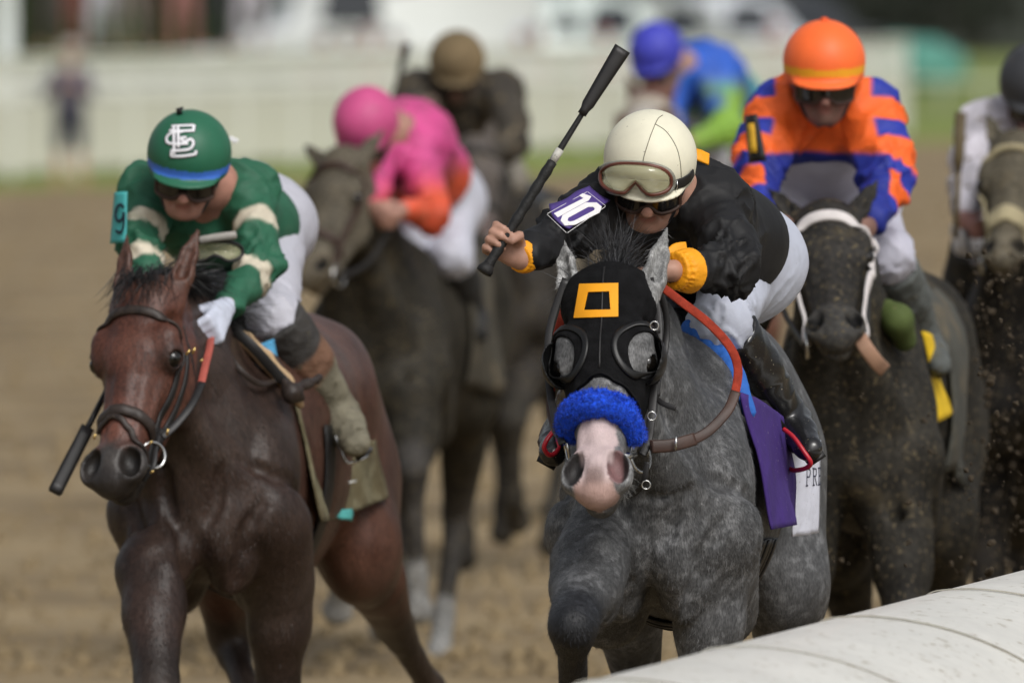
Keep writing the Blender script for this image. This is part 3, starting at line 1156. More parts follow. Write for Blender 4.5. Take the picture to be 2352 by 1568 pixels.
def horse(name, label, fr, h, zoff, fore, hind, coat, mtl, res=.011, fine=None, fh=None, group='racehorses galloping down the track',
          neckbase=(0, .02, 1.22), wide=1.0, earkw=None, necklift=0.0, tail=True, eye=True, ribs=None):
    """fr Frame, h HeadFrame (local), fore/hind = two leg chains each (image left first)"""
    root = empty(name, fr.o, fr.yaw, label, 'horse', group)
    X = V(1, 0, 0)
    z = V(0, 0, zoff)
    S = SDF()
    w = wide
    S.ell(V(0, .66, 1.215) + z, (ribs or .285 * w, .70, .365), k=.06)                     # ribs
    S.ell(V(0, .08, 1.225) + z, (.215 * w, .36, .280), k=.08)                     # forechest
    S.cone(V(0, .22, 1.50) + z, V(0, .62, 1.50) + z, .075, .075, .09)            # withers
    S.cone(V(0, .55, 1.40) + z, V(0, 1.20, 1.40) + z, .15, .17, .10, (X, 1.25))  # back
    S.ell(V(0, 1.25, 1.36) + z, (.20 * w, .36, .23), k=.10)                      # croup
    for m in (-1, 1):
        S.ell(V(m * .135 * w, 1.34, 1.24) + z, (.150 * w, .33, .30), k=.09)      # haunch
        S.cone(V(m * .10 * w, .20, 1.44) + z, V(m * .185 * w, -.12, 1.12) + z, .085, .095, .07)  # shoulder blade
        S.cone(V(m * .19 * w, -.10, 1.10) + z, V(m * .17 * w, .10, .92) + z, .105, .10, .06)     # upper arm
        S.ell(V(m * .088 * w, -.190, 1.070) + z, (.100 * w, .092, .125), k=.020)  # pectorals
        S.ell(V(m * .110 * w, -.150, .990) + z, (.085 * w, .090, .095), rot3(np.eye(3), 1, m * .25), .018)
        S.cone(h(m * .045, .27, -.21), V(m * .15 * w, -.155, 1.16) + z, .032, .064, .018)     # neck muscle to the shoulder point
        S.ell(V(m * .20 * w, -.02, 1.20) + z, (.070, .17, .15), rot3(np.eye(3), 0, .5), .018)    # shoulder muscle
        S.ell(V(m * .20 * w, .12, 1.02) + z, (.070, .14, .13), rot3(np.eye(3), 0, -.3), .018)    # upper-arm muscle
    # neck and head
    H = head_sdf(h, **(earkw or {}))
    nb = V(*neckbase) + z
    pol = h(0, .055, -.125)
    thr = h(0, .20, -.205)
    wit = V(0, .18, 1.47) + z
    mid = (pol + thr) / 2 * .5 + nb * .5 + V(0, .03, .06 + necklift)
    S.cone((pol + thr) / 2, mid, .098, .140, .06, (X, .80))
    S.cone(mid, nb, .140, .235, .08, (X, .82))
    S.cone(pol, (pol + wit) / 2 + V(0, 0, .05 + necklift), .062, .075, .06)
    S.cone((pol + wit) / 2 + V(0, 0, .05 + necklift), wit, .075, .09, .07)
    S.cone(thr, (thr + nb) / 2 + V(0, -.10, -.02), .055, .062, .05)
    S.cone((thr + nb) / 2 + V(0, -.10, -.02), V(0, -.20, 1.10) + z, .062, .075, .06)
    for m in (-1, 1):     # muscle edges down each side of the neck
        S.cone(h(m * .05, .25, -.20), V(m * .085, -.20, 1.10) + z, .030, .042, .045)
    for ch in fore:
        leg_fore(S, ch)
    for ch in hind:
        leg_hind(S, ch)
    # grooves: breastbone furrow, furrow between arm and breast
    S.cone(V(0, -.42, 1.10) + z, V(0, -.265, .86) + z, .001, .030, .05, None, True)
    for m in (-1, 1):
        S.cone(V(m * .165 * w, -.30, 1.13) + z, V(m * .180 * w, -.225, .93) + z, .001, .018, .05, None, True)
    # creases drawn on the finished surface of the two near horses
    S.base = S.copy()
    if res < .012:
        gr = [([(0, -.34, 1.10), (0, -.32, 1.02), (0, -.30, .93)], .013, .030)]
        for m in (-1, 1):
            gr += [([(m * .23 * w, -.20, 1.16), (m * .19 * w, -.26, 1.06), (m * .17 * w, -.24, .97), (m * .12 * w, -.20, .91)], .013, .028),
                   ([(m * .13 * w, -.24, 1.26), (m * .22 * w, -.14, 1.20), (m * .27 * w, -.02, 1.10), (m * .27 * w, .06, .98)], .010, .030),
                   ([(m * .07 * w, -.26, 1.24), (m * .09 * w, -.29, 1.16), (m * .05 * w, -.31, 1.09)], .009, .028)]
        sp = [spline([V(*q) + z for q in pts], 3) for pts, r, k in gr]
        allp = S.proj(np.concatenate(sp), 0.0, 9)[0]
        o_ = 0
        for (pts, r, k), q in zip(gr, sp):
            p = allp[o_:o_ + len(q)]
            o_ += len(q)
            rr = r * np.sin(math.pi * np.linspace(.08, .92, len(p)))
            for i in range(len(p) - 1):
                S.cone(p[i], p[i + 1], rr[i], rr[i + 1], k, None, True)
    n0 = len(S.ops)
    S.ops += H.ops
    body_v, body_q = S.mesh(res, fine, fh)
    col = coat(body_v, h, fore, hind, z)
    o = obj('body', mkmesh('horse_body', body_v, body_q, True, col), mtl, root)
    S.skin = (body_v, body_q, col)
    if eye:
        for m in (-1, 1):
            b = MB()
            c = h(m * .089, .222, -.066)
            rr = .0245 * h.k
            prof = [(max(rr * math.sin(a), 1e-4), -rr * math.cos(a)) for a in np.linspace(0, math.pi, 10)]
            b.lathe(prof, c, h.s, 16)
            b.build('eye', M_EYE, root)
    return root, S, H


def coat_fn(base, leg=None, legk=.0, muzzle=None, mz=(.47, .53), face=None, points=None, mane=None):
    """colour pattern of a coat: body, darker lower legs, muzzle colour"""
    base = np.array(base)

    def f(v, h, fore, hind, z):
        c = np.tile(base, (len(v), 1))
        if leg is not None:
            for ch in list(fore) + list(hind):
                ch = [np.asarray(p, float) for p in ch]
                for a, b in ((2, 3), (3, 4)):
                    d, t = seg_dist(v, ch[a], ch[b])
                    w = 1 - sm(d, .07, .13)
                    c = c * (1 - w[:, None]) + np.array(leg) * w[:, None]
                d, t = seg_dist(v, ch[1], ch[2])
                w = (1 - sm(d, .09, .14)) * sm(t, .45 + legk, .9 + legk * .5)
                c = c * (1 - w[:, None]) + np.array(leg) * w[:, None]
        hc = h.inv(v)
        on = (np.abs(hc[:, 0]) < .16) & (hc[:, 2] > -.26) & (hc[:, 2] < .1)
        if face is not None:
            w = on * sm(hc[:, 1], .05, .15) * (1 - sm(np.abs(hc[:, 1]), .7, .8)) * sm(hc[:, 2], -.24, -.14)
            c = c * (1 - w[:, None]) + np.array(face) * w[:, None]
        if muzzle is not None:
            w = on * sm(hc[:, 1] + .02 * vnoise(v * 30, 3), mz[0], mz[1]) * (1 - sm(hc[:, 1], .7, .75))
            c = c * (1 - w[:, None]) + np.array(muzzle) * w[:, None]
        c = np.concatenate([c, np.ones((len(v), 1))], 1)
        if points is not None:
            c = points(v, hc, c, h, fore, hind)
        return c
    return f


def strap(name, H, ctrl, width, thick, mtl, parent, off=0.001, close=False, n=8, crown=.1, proj=True):
    """a strap over control points, pressed onto the surface H"""
    p = spline(ctrl, n, close)
    if proj:
        p, nr = H.proj(p, off)
    else:
        nr = H
    b = MB().ribbon(p, nr, width, thick, close, crown)
    return b.build(name, mtl, parent)


def hair_strands(name, roots, dirs, length, width, mtl, parent, droop=0.0, curl=.02, seg=6, seed=1, lvar=.3, kind=None, wind=(0, 0, 0)):
    """a lock of hair as many thin tapering strips"""
    g = np.random.default_rng(seed)
    n = len(roots)
    nz = lambda a: a / (np.linalg.norm(a, axis=1, keepdims=True) + 1e-12)
    wind = np.asarray(wind, float)
    L = length * (1 - lvar + 2 * lvar * g.random((n, 1)))
    d, p = nz(np.asarray(dirs, float)), np.array(roots, float)
    side = nz(np.cross(d, g.normal(size=(n, 3))))
    cv = g.normal(size=(n, 3)) * curl
    vs = []
    for j in range(seg + 1):
        t = j / seg
        w = width * (1 - t) ** .7 / 2 + width * .08
        vs += [p + side * w, p - side * w]
        d = nz(d + cv + V(0, 0, -droop / seg) + wind / seg)
        p = p + d * L / seg
    vs = np.stack(vs, 1).reshape(-1, 3)
    m = 2 * (seg + 1)
    q = np.array([(2 * j, 2 * j + 1, 2 * j + 3, 2 * j + 2) for j in range(seg)])
    fs = (np.arange(n)[:, None, None] * m + q[None]).reshape(-1, 4)
    return obj(name, mkmesh(name, vs, fs), mtl, parent, kind=kind)


def coat_hair(S, h, root, mtl, n, seed, length=.011, width=.0012, keep=None):
    """short lying hair over the near parts of a coat, too many to count"""
    v, q, col = S.skin
    g = np.random.default_rng(seed)
    nr = vnormals(v, q)
    hc = h.inv(v)
    ok = (v[:, 1] < 1.0) & (v[:, 2] > .45) & (nr[:, 1] < .35)
    head = (np.abs(hc[:, 0]) < .16) & (hc[:, 2] > -.26) & (hc[:, 1] > -.3) & (hc[:, 1] < .7)
    ok &= ~head if keep is None else ~(head & ~keep(hc))
    idx = np.nonzero(ok)[0]
    # even cover although the mesh is finer round the head
    w = np.where(head[idx], .25, 1.0)
    pick = g.choice(idx, n, p=w / w.sum())
    nn = nr[pick]
    p = v[pick] + g.normal(size=(n, 3)) * .004
    p -= nn * ((p - v[pick]) * nn).sum(1)[:, None] + nn * .001
    flow = V(0, .45, -1) + .5 * np.stack([vnoise(v[pick] * 3, 5), np.zeros(n), vnoise(v[pick] * 3, 6)], 1)
    flow = flow - nn * (flow * nn).sum(1)[:, None]
    flow /= np.linalg.norm(flow, axis=1, keepdims=True) + 1e-9
    d = flow + nn * .30 + g.normal(size=(n, 3)) * .18
    d /= np.linalg.norm(d, axis=1, keepdims=True)
    side = np.cross(d, nn)
    side /= np.linalg.norm(side, axis=1, keepdims=True) + 1e-9
    L = length * (.6 + .8 * g.random((n, 1)))
    vs = np.stack([p - side * width / 2, p + side * width / 2, p + d * L], 1).reshape(-1, 3)
    cc = col[pick].copy()
    cc[:, :3] *= np.exp(g.normal(0, .34, (n, 1)))
    cc = np.repeat(cc, 3, 0)
    return obj('coat_hair', mkmesh('coat_hair', vs, np.arange(3 * n).reshape(n, 3), True, cc), mtl, root, kind='stuff')


# ------------------------------------------------------------------ riders
class HumanHead:
    """x = rider's image-right side, y = out of the face, z = up through the crown"""

    def __init__(s, c, face, up, k=1.0):
        s.o = np.asarray(c, float)
        s.y = unit(face)
        s.z = unit(np.asarray(up, float) - s.y * (np.asarray(up, float) @ s.y))
        s.x = np.cross(s.z, s.y)
        if s.x[0] < 0:
            s.x = -s.x
        s.k = k

    def __call__(s, x, y, z):
        return s.o + (s.x * x + s.y * y + s.z * z) * s.k

    def R(s):
        return np.array([s.x, s.y, s.z])

    def inv(s, p):
        d = (np.asarray(p) - s.o) / s.k
        return np.stack([d @ s.x, d @ s.y, d @ s.z], -1)


def human_head(S, h):
    R, k = h.R(), h.k

    def e(x, y, z, r, kk=.02, sub=False):
        S.ell(h(x, y, z), np.array(r) * k, R, kk * k, sub)

    def c(a, b, ra, rb, kk=.01, sub=False):
        S.cone(h(*a), h(*b), ra * k, rb * k, kk * k, None, sub)
    e(0, -.005, .02, (.074, .093, .090))
    e(0, .025, -.055, (.062, .066, .075), .03)
    e(0, .045, -.105, (.042, .040, .036), .03)          # jaw
    e(0, .078, -.122, (.020, .018, .016), .02)          # chin
    for m in (-1, 1):
        e(m * .036, .062, -.052, (.024, .022, .022), .02)   # cheekbone
        c((m * .012, .092, -.012), (m * .045, .080, -.010), .010, .009, .015)   # brow
        e(m * .031, .094, -.030, (.016, .014, .010), .012, True)
        e(m * .031, .076, -.030, (.013, .013, .011), .004)
        e(m * .074, -.005, -.045, (.010, .020, .032), .008)  # ear
        c((m * .058, .0, -.075), (m * .025, .055, -.118), .020, .016, .03)      # jaw line
        c((m * .017, .088, -.068), (m * .032, .074, -.098), .003, .003, .010, True)
    c((0, .090, -.022), (0, .116, -.068), .010, .016, .012)     # nose
    for m in (-1, 1):
        e(m * .013, .103, -.073, (.011, .011, .009), .006)
    c((-.018, .092, -.086), (.018, .092, -.086), .0065, .0065, .008)   # lips
    c((-.016, .089, -.098), (.016, .089, -.098), .0075, .0075, .008)
    c((-.022, .101, -.092), (.022, .101, -.092), .0030, .0030, .004, True)


def hand(S, wrist, fdir, palm, side, curl=(70, 80, 50), k=1.0, thumb=(.6, .5, .2), spread=0.0):
    """palm, four curled fingers of unequal length and a thumb leaving the side of the palm"""
    f, s = unit(fdir), unit(side)
    f = unit(f - s * (f @ s))
    p = np.asarray(palm, float)
    p = unit(p - f * (p @ f) - s * (p @ s))
    w = np.asarray(wrist, float)
    kn = w + f * .082 * k
    S.cone(w, w + f * .02 * k, .027 * k, .029 * k, .012, (p, .75))
    for i in range(4):
        q = kn + s * (1.5 - i) * .0195 * k
        S.cone(w + f * .02 * k + s * (1.5 - i) * .011 * k, q, .0145 * k, .0125 * k, .012)
    for i, L in enumerate((.95, 1.05, 1.0, .80)):
        q = kn + s * (1.5 - i) * .0198 * k - p * .002 * k
        d = f.copy()
        ang = 0.0
        for j, (sl, r) in enumerate(((.044, .0112), (.027, .0100), (.022, .0088))):
            ang += math.radians(curl[j] * (1 + .05 * (i - 1.5)))
            d = f * math.cos(ang) + p * math.sin(ang) + s * spread * (1.5 - i)
            e = q + unit(d) * sl * L * k
            S.cone(q, e, r * k, r * .92 * k, .0032)
            q = e
    b = w + f * .028 * k + s * .026 * k + p * .012 * k
    d1 = unit(f * thumb[0] + s * thumb[1] + p * .75)
    m1 = b + d1 * .040 * k
    d2 = unit(f * thumb[0] * 1.2 - s * thumb[2] + p * .55)
    m2 = m1 + d2 * .032 * k
    S.cone(w + f * .015 * k + s * .015 * k, b, .018 * k, .016 * k, .012)
    S.cone(b, m1, .0155 * k, .0125 * k, .006)
    S.cone(m1, m2, .0125 * k, .0105 * k, .004)
    return kn, m2, d2


def add_folds(v, f, amp, sc, seed, amp2=0.0, dirn=None, ridge=True):
    n = vnormals(v, f)
    p = v * sc
    if dirn is not None:
        d = unit(dirn)
        p = p - np.outer((p @ d), d) * .65
    a = vnoise(p + .35 * np.stack([vnoise(v * sc * .7, seed + 1), vnoise(v * sc * .7, seed + 2), vnoise(v * sc * .7, seed + 3)], 1), seed)
    if ridge:
        a = (1 - np.abs(a)) ** 3 * 1.4 - .55
    out = v + n * (a * amp)[:, None]
    if amp2:
        b = vnoise(v * sc * 2.7, seed + 9)
        out = out + n * ((1 - np.abs(b)) ** 2 * amp2 - amp2 * .4)[:, None]
    return out


def wrinkle(v, n, a, b, amp, freq, seed, tc=1.0, tw=.35, reach=.13, twist=1.6):
    """creases running round a limb a-b, strongest near tc"""
    d, t = seg_dist(v, a, b)
    ba = unit(b - a)
    ax = unit(np.cross(ba, V(.3, .5, .8)))
    ay = np.cross(ba, ax)
    r = v - a
    th = np.arctan2(r @ ay, r @ ax)
    al = r @ ba
    q = np.stack([al * freq + np.sin(th + seed) * twist, np.cos(th) * 1.1, np.sin(th) * 1.1], 1)
    x = (1 - np.abs(vnoise(q, seed))) ** 4 - .25
    w = np.exp(-((t - tc) / tw) ** 2) * (1 - sm(d, reach * .75, reach))
    return v + n * (x * w * amp)[:, None]


def helmet_sdf(h, peak=True, big=1.0):
    S = SDF()
    R = h.R()
    S.ell(h(0, .000, .028), V(.110, .128, .112) * big * h.k, R, .01)
    S.cone(h(0, .0, -.01), h(0, 0, .03), .106 * big * h.k, .108 * big * h.k, .02, (h.y, 1.14))
    S.half(h(0, .0, -.018), h.z + h.y * .10, .006)
    if peak:
        S.ell(h(0, .085, -.012), V(.090, .072, .012) * h.k, rot3(R, 0, -.16), .014)
    return S


def tube_frame(S, fr, uv, d0, d1, off, r, name, mtl, parent, close=True):
    p, n = hit(S, fr, uv, d0, d1, off)
    return MB().tube(p, r, 8, close).build(name, mtl, parent)


def jockey(name, label, fr, J, look, h=.010, fine=None, fh=.0045, group='jockeys riding the racehorses', detail=True):
    """J: joints in the rider's own frame. l = image left, r = image right"""
    root = empty(name, fr.o, fr.yaw, label, 'person', group)
    hd = J['head']
    X = V(1, 0, 0)
    neck = J['neck']
    che, wai, pel = J['chest'], J['waist'], J['pelvis']
    # --- body
    B = SDF()
    B.cone(hd(0, -.035, -.07), neck, .052, .058, .03)
    B.cone(neck, che, .07, .125, .05, (X, 1.25))
    B.cone(che, wai, .125, .105, .05, (X, 1.25))
    B.cone(wai, pel, .105, .13, .05, (X, 1.2))
    for s in 'lr':
        B.cone(J['sho_' + s], J['elb_' + s], .050, .040, .03)
        B.cone(J['elb_' + s], J['wri_' + s], .042, .026, .02)
        B.cone(J['hip_' + s], J['kne_' + s], .088, .058, .04)
        B.cone(J['kne_' + s], J['ank_' + s], .060, .038, .03)
        B.cone(J['ank_' + s], J['toe_' + s], .036, .028, .02)
    human_head(B, hd)
    for s in 'lr':
        if 'hand_' + s in J:
            hand(B, J['wri_' + s], **J['hand_' + s])
    v, f = B.mesh(h, fine, fh if fine else None)
    hc = hd.inv(v)
    skin = np.array(look.get('skin', (.38, .20, .14)))
    c = np.tile(skin, (len(v), 1))
    on = (np.abs(hc[:, 0]) < .1) & (hc[:, 1] > .05) & (hc[:, 2] > -.16)
    w = on * (1 - sm(np.linalg.norm((hc - V(0, .09, -.092)) / V(.024, .03, .012), axis=1), .7, 1.1))
    c = c * (1 - w[:, None] * .6) + np.array((.34, .12, .10)) * w[:, None] * .6
    w = on * (1 - sm(np.linalg.norm((hc - V(0, .105, -.06)) / V(.02, .03, .022), axis=1), .6, 1.2))
    c = c * (1 - w[:, None] * .35) + np.array((.48, .20, .16)) * w[:, None] * .35
    glove = look.get('glove')
    if glove is not None:
        for s in 'lr':
            d = np.linalg.norm(v - J['wri_' + s], axis=1)
            w = (d < .21) & (((v - J['wri_' + s]) @ unit(J['wri_' + s] - J['elb_' + s])) > -.03)
            c[w] = glove
    obj('body', mkmesh('body', v, f, True, c), M_SKIN, root)
    # --- jacket
    ease = look.get('ease', .0)
    K = SDF()
    K.cone(neck + (che - neck) * .15, che, .085 + ease, .150 + ease, .06, (X, 1.2))
    K.cone(che, wai, .150 + ease, .145 + ease, .06, (X, 1.2))
    if not look.get('short_jacket'):
        K.cone(wai, wai + (pel - wai) * .5, .145 + ease, .152 + ease, .06, (X, 1.2))
    if look.get('hem') is not None:
        K.half(look['hem'], V(0, 0, 1), .02)
    else:
        K.half(wai + (pel - wai) * .28, che - pel, .015)
    for s in 'lr':
        up = J['elb_' + s] - J['sho_' + s]
        K.cone(J['sho_' + s] * .8 + che * .2, J['sho_' + s], .10 + ease, .088 + ease, .06)
        K.cone(J['sho_' + s], J['sho_' + s] + up * .55, .085 + ease, .078 + ease * 1.5, .04)
        K.cone(J['sho_' + s] + up * .55, J['elb_' + s], .078 + ease * 1.5, .066 + ease, .03)
        we = J['elb_' + s] + (J['wri_' + s] - J['elb_' + s]) * look.get('sleeve_' + s, .82)
        K.cone(J['elb_' + s], we, .064 + ease, .046 + ease * .6, .03)
    v, f = K.mesh(look.get('jh', h * .85), smooth=3)
    cj = look['jacket'](v, J) if callable(look['jacket']) else np.tile(np.array(look['jacket']), (len(v), 1))
    va = add_folds(v, f, look.get('fold', .010), look.get('fsc', 11), look.get('seed', 1), .003)
    nn = vnormals(va, f)
    for i, s in enumerate('lr'):
        va = wrinkle(va, nn, J['sho_' + s], J['elb_' + s], .016, 26, 3 + i, 1.0, .45)
        va = wrinkle(va, nn, J['elb_' + s], J['wri_' + s], .014, 30, 7 + i, .1, .5)
        va = wrinkle(va, nn, che, J['sho_' + s], .016, 20, 11 + i, .8, .5, .16, .6)
    va = wrinkle(va, nn, che, wai, .006, 16, 15, .5, .3, .26, .8)
    fade = (1 - sm(seg_dist(v, che, pel)[1], .22, .42))[:, None]
    va = v + (va - v) * np.maximum(fade, .12)
    jk = obj('jacket', mkmesh('jacket', va, f, True, cj), look.get('jmat', M_SILK), root)
    # --- breeches
    T = SDF()
    if look.get('hem') is not None:
        T.cone(che, wai, .142, .148, .05, (X, 1.22))
        T.cone(wai, pel, .146, .155, .05, (X, 1.2))
    T.cone(wai + (pel - wai) * .25, pel, .120, .150, .05, (X, 1.2))
    for s in 'lr':
        T.cone(pel * .6 + J['hip_' + s] * .4, J['hip_' + s], .14, .118, .05)
        T.cone(J['hip_' + s], J['kne_' + s], .104, .066, .04)
        T.cone(J['kne_' + s], J['kne_' + s] + (J['ank_' + s] - J['kne_' + s]) * look.get('breech', .12), .072, .060, .03)
    v, f = T.mesh(h * .85, smooth=3)
    va = add_folds(v, f, .003, 13, look.get('seed', 1) + 4, .001)
    nn = vnormals(va, f)
    for i, s in enumerate('lr'):
        va = wrinkle(va, nn, J['hip_' + s], J['kne_' + s], .008, 24, 21 + i, .15, .4, .17)
        va = wrinkle(va, nn, J['hip_' + s], J['kne_' + s], .011, 30, 25 + i, 1.0, .35, .14)
    va = v + (va - v) * np.where(seg_dist(v, che, pel)[0] < .20, .35, 1.0)[:, None]
    cb = look['breeches'](v, J) if callable(look['breeches']) else np.tile(np.array(look['breeches']), (len(v), 1))
    obj('breeches', mkmesh('breeches', va, f, True, cb), M_BREECH if 'bmat' not in look else look['bmat'], root)
    # --- boots
    for s in 'lr':
        S = SDF()
        k, a, t = J['kne_' + s], J['ank_' + s], J['toe_' + s]
        d = a - k
        br_ = look.get('bootr', 1.0)
        S.cone(k + d * look.get('boot_top', .13), k + d * .45, .074 * br_, .070 * br_, .02)
        S.cone(k + d * .45, a, .068 * br_, .049 * br_, .02)
        fd = unit(t - a)
        S.cone(a - fd * .04 + unit(d) * .015, a + (t - a) * .45, .042 * br_, .043 * br_, .03)
        S.cone(a + (t - a) * .45, t, .043 * br_, .034 * br_, .02, (unit(d), .85))
        S.cone(a - fd * .035 + unit(d) * .05, a - fd * .03, .034, .036, .02)
        S.half(k + d * (look.get('boot_top', .13) - .02), unit(d) + V(0, .0, 0), .006)
        v, f = S.mesh(h * .75)
        cc = look['boots'](v, J, s) if callable(look['boots']) else np.tile(np.array(look['boots']), (len(v), 1))
        va = add_folds(v, f, .0025, 20, 5)
        bo = obj('boot', mkmesh('boot', va, f, True, cc), look.get('bootmat', M_BOOT), root)
        so = t * .5 + a * .5 + unit(d) * .045
        MB().sheet(np.array([[a + unit(d) * .052 - fd * .06 + unit(np.cross(d, fd)) * q, t + unit(d) * .036 + fd * .02 + unit(np.cross(d, fd)) * q * .8] for q in (-.030, .030)]), .010).build('sole', M_LEATHER_BLK, bo)
    # --- helmet
    HS = helmet_sdf(hd, True, look.get('hbig', 1.0))
    v, f = HS.mesh(.0045 if detail else .009)
    ch = look['helmet'](v, hd) if callable(look['helmet']) else np.tile(np.array(look['helmet']), (len(v), 1))
    he = obj('helmet', mkmesh('helmet', v, f, True, ch), look.get('hmat', M_CAPSILK), root)
    # --- goggles over the eyes
    if look.get('goggles', True):
        go = empty('goggles', (0, 0, 0))
        go.parent = root
        a = np.linspace(-1, 1, 17)
        rows_o, rows_i = [], []
        for b in np.linspace(-1, 1, 7):
            r = []
            for x in a:
                yy = b * (1 - .25 * abs(x) ** 4)
                nz_ = .020 * max(0, 1 - (x / .28) ** 2) if b < 0 else 0
                th = x * 1.02
                r.append(hd(.088 * math.sin(th) * 1.02, .030 + .088 * math.cos(th), -.040 + .031 * yy + nz_ * (-b)))
            rows_o.append(r)
        Gd = np.array(rows_o)
        MB().sheet(Gd, .003).build('lens', look.get('lens', M_LENS_DK), go)
        rim = [Gd[0, i] for i in range(17)] + [Gd[j, 16] for j in range(1, 7)] + [Gd[6, i] for i in range(15, -1, -1)] + [Gd[j, 0] for j in range(5, 0, -1)]
        MB().tube(np.array(rim), .0055, 8, True).build('frame', look.get('gframe', M_LEATHER_BRN), go)
        for m in (-1, 1):
            q = spline([hd(m * .078, .074, -.040), hd(m * .088, .02, -.034), hd(m * .090, -.05, -.022), hd(m * .05, -.10, -.015)], 5)
            nr = np.array([unit(z_ - hd.o) for z_ in q])
            MB().ribbon(q, nr, .02, .003).build('strap', M_LEATHER_BLK, go)
    for m in (-1, 1):
        q = spline([hd(m * .090, .02, -.02), hd(m * .076, .03, -.06), hd(m * .050, .055, -.115), hd(m * .012, .065, -.142)], 5)
        MB().ribbon(q, np.array([unit(z_ - hd(0, 0, -.06)) for z_ in q]), .014, .003).build('chin_strap', M_LEATHER_BLK, he)
    return root, dict(root=root, jacket=jk, helmet=he, HS=HS, K=K, T=T, B=B)


M_SKIN = mat('rider_skin', attr=True, rough=.5, var=.18, vscale=25, bump=.15, bscale=220, spec=.35)
M_SILK = mat('jacket_nylon', attr=True, rough=.62, var=.12, vscale=30, bump=.15, bscale=700, fold=.10, fscale=13, spec=.35, mud=.03, mudscale=140)
M_BREECH = mat('breeches_nylon', attr=True, rough=.5, var=.05, vscale=20, fold=.18, fscale=16, mud=.04, mudscale=120)
M_BOOT = mat('boot_leather', attr=True, rough=.26, var=.15, vscale=30, mud=.22, mudscale=150, mudcol=srgb(170, 162, 140), spec=.6, fold=.05, fscale=14)
M_CAPSILK = mat('cap_cover', attr=True, rough=.5, var=.05, vscale=20, bump=.1, bscale=500, mud=.05, mudscale=80)
M_LENS_DK = mat('dark_lens', (.012, .010, .009), .07, var=.2, spec=.7, mud=.25, mudscale=120)
M_LENS_CLR = mat('clear_lens', srgb(200, 198, 160), .05, var=.12, vscale=14, spec=.9, alpha=.36)

M_EYE = mat('eye_gloss', (.006, .005, .004), .08, var=0, spec=.6)
M_LEATHER_BLK = mat('black_leather', (.013, .012, .012), .45, var=.3, bump=.15, bscale=300)
M_LEATHER_BRN = mat('brown_leather', (.045, .022, .015), .5, var=.3, bump=.2, bscale=300)
M_STEEL = mat('bit_steel', (.55, .55, .54), .22, metal=1.0, var=.1)
M_BRASS = mat('brass_buckle', (.6, .42, .16), .3, metal=1.0, var=.1)


# ================================================================== the grey (number 10)
G = Frame(*P(1512, 0, 28.1)[:2], -.108)
gh = HeadFrame(G.at(1388, 615, 27.72), G.at(1362, 1125, 27.36), -.10, .60, 0, 1.05)


def tint(c, w, col, a=None):
    w = np.asarray(w, float)[:, None]
    c[:, :3] = c[:, :3] * (1 - w) + np.array(col) * w
    if a is not None:
        c[:, 3:] = c[:, 3:] * (1 - w) + a * w
    return c


def grey_points(v, hc, c, h, fore, hind):
    l, t, q = hc.T
    on = (np.abs(l) < .12) & (q > -.15) & (q < .08) & (t < .72) & (t > -.3)
    on0 = (np.abs(l) < .16) & (q > -.22) & (q < .12) & (t < .05) & (t > -.25)
    c = tint(c, on0 * .8, (.27, .27, .265))                       # ears
    c = tint(c, on * sm(t, .08, .3) * .6, (.20, .20, .20))        # paler face
    nz = vnoise(v * 24, 5) * .010
    # pink from above the nostrils to the lip, a tongue of it up the nose
    half = np.interp(t, [.35, .38, .44, .50, .56, .66], [.020, .036, .044, .052, .046, .050])
    cx = np.interp(t, [.37, .44, .56, .66], [.010, -.004, -.004, -.002])
    w = on * (1 - sm(np.abs(l - cx), half + nz - .003, half + nz + .003)) * sm(t + nz, .365, .375) * sm(q, -.10, -.085)
    c = tint(c, w, (.56, .44, .435), .10)
    c = tint(c, w * sm(t, .545, .58) * .75, (.36, .22, .18), .15)
    c = tint(c, w * sm(t, .515, .55) * (1 - sm(t, .56, .585)) * (1 - sm(np.abs(l), .012, .028)) * .7, (.12, .065, .05), .2)
    for m in (-1, 1):                                             # skin inside the nostrils
        e = np.linalg.norm((hc - V(m * .048, .526, -.013)) / V(.0205 * 1.05, .043, .036), axis=1)
        w = (1 - sm(e, 1.03, 1.14)) * on
        c = tint(c, w, (.022, .020, .020), .2)
        if m > 0:
            c = tint(c, w * (1 - sm(l, .050, .060)) * .8, (.22, .12, .12), .2)
    c = tint(c, on * sm(t, .50, .54) * (1 - sm(q, -.10, -.085)), (.07, .07, .07), .5)
    return c


zg = -.06
g_fore = [
    [G.at(1412, 1190, 28.0), G.at(1356, 1300, 27.80), G.at(1314, 1440, 27.38), G.at(1318, 1660, 27.74), G.at(1330, 1780, 28.0)],
    [G.at(1628, 1200, 28.0), G.at(1630, 1330, 28.05), G.at(1618, 1650, 28.05), G.at(1640, 1930, 28.35), G.at(1630, 2010, 28.4)],
]
g_hind = [
    [V(-.15, 1.30, 1.16), V(-.19, 1.02, .92), V(-.17, 1.28, .58), V(-.16, .92, .30), V(-.16, .80, .20)],
    [V(.15, 1.36, 1.14), V(.20, 1.22, .86), V(.19, 1.55, .56), V(.17, 1.42, .22), V(.17, 1.38, .12)],
]
M_GREY = mat('dapple_grey_coat', attr=True, rough=.5, var=.22, vscale=7, fine=.45, finescale=200, bump=.7, bscale=260, fold=.30, fscale=9, fstretch=(1.5, 1.5, .55),
             bstretch=(1.5, 1.5, .4), spec=.3, dapple=.85, dscale=46)
grey_coat = coat_fn((.084, .085, .087), leg=(.017, .018, .021), legk=.05, points=grey_points)


def head_box(h):
    c = np.array([h(a, b, q) for a in (-.17, .17) for b in (-.22, .66) for q in (-.27, .06)])
    return c.min(0), c.max(0)


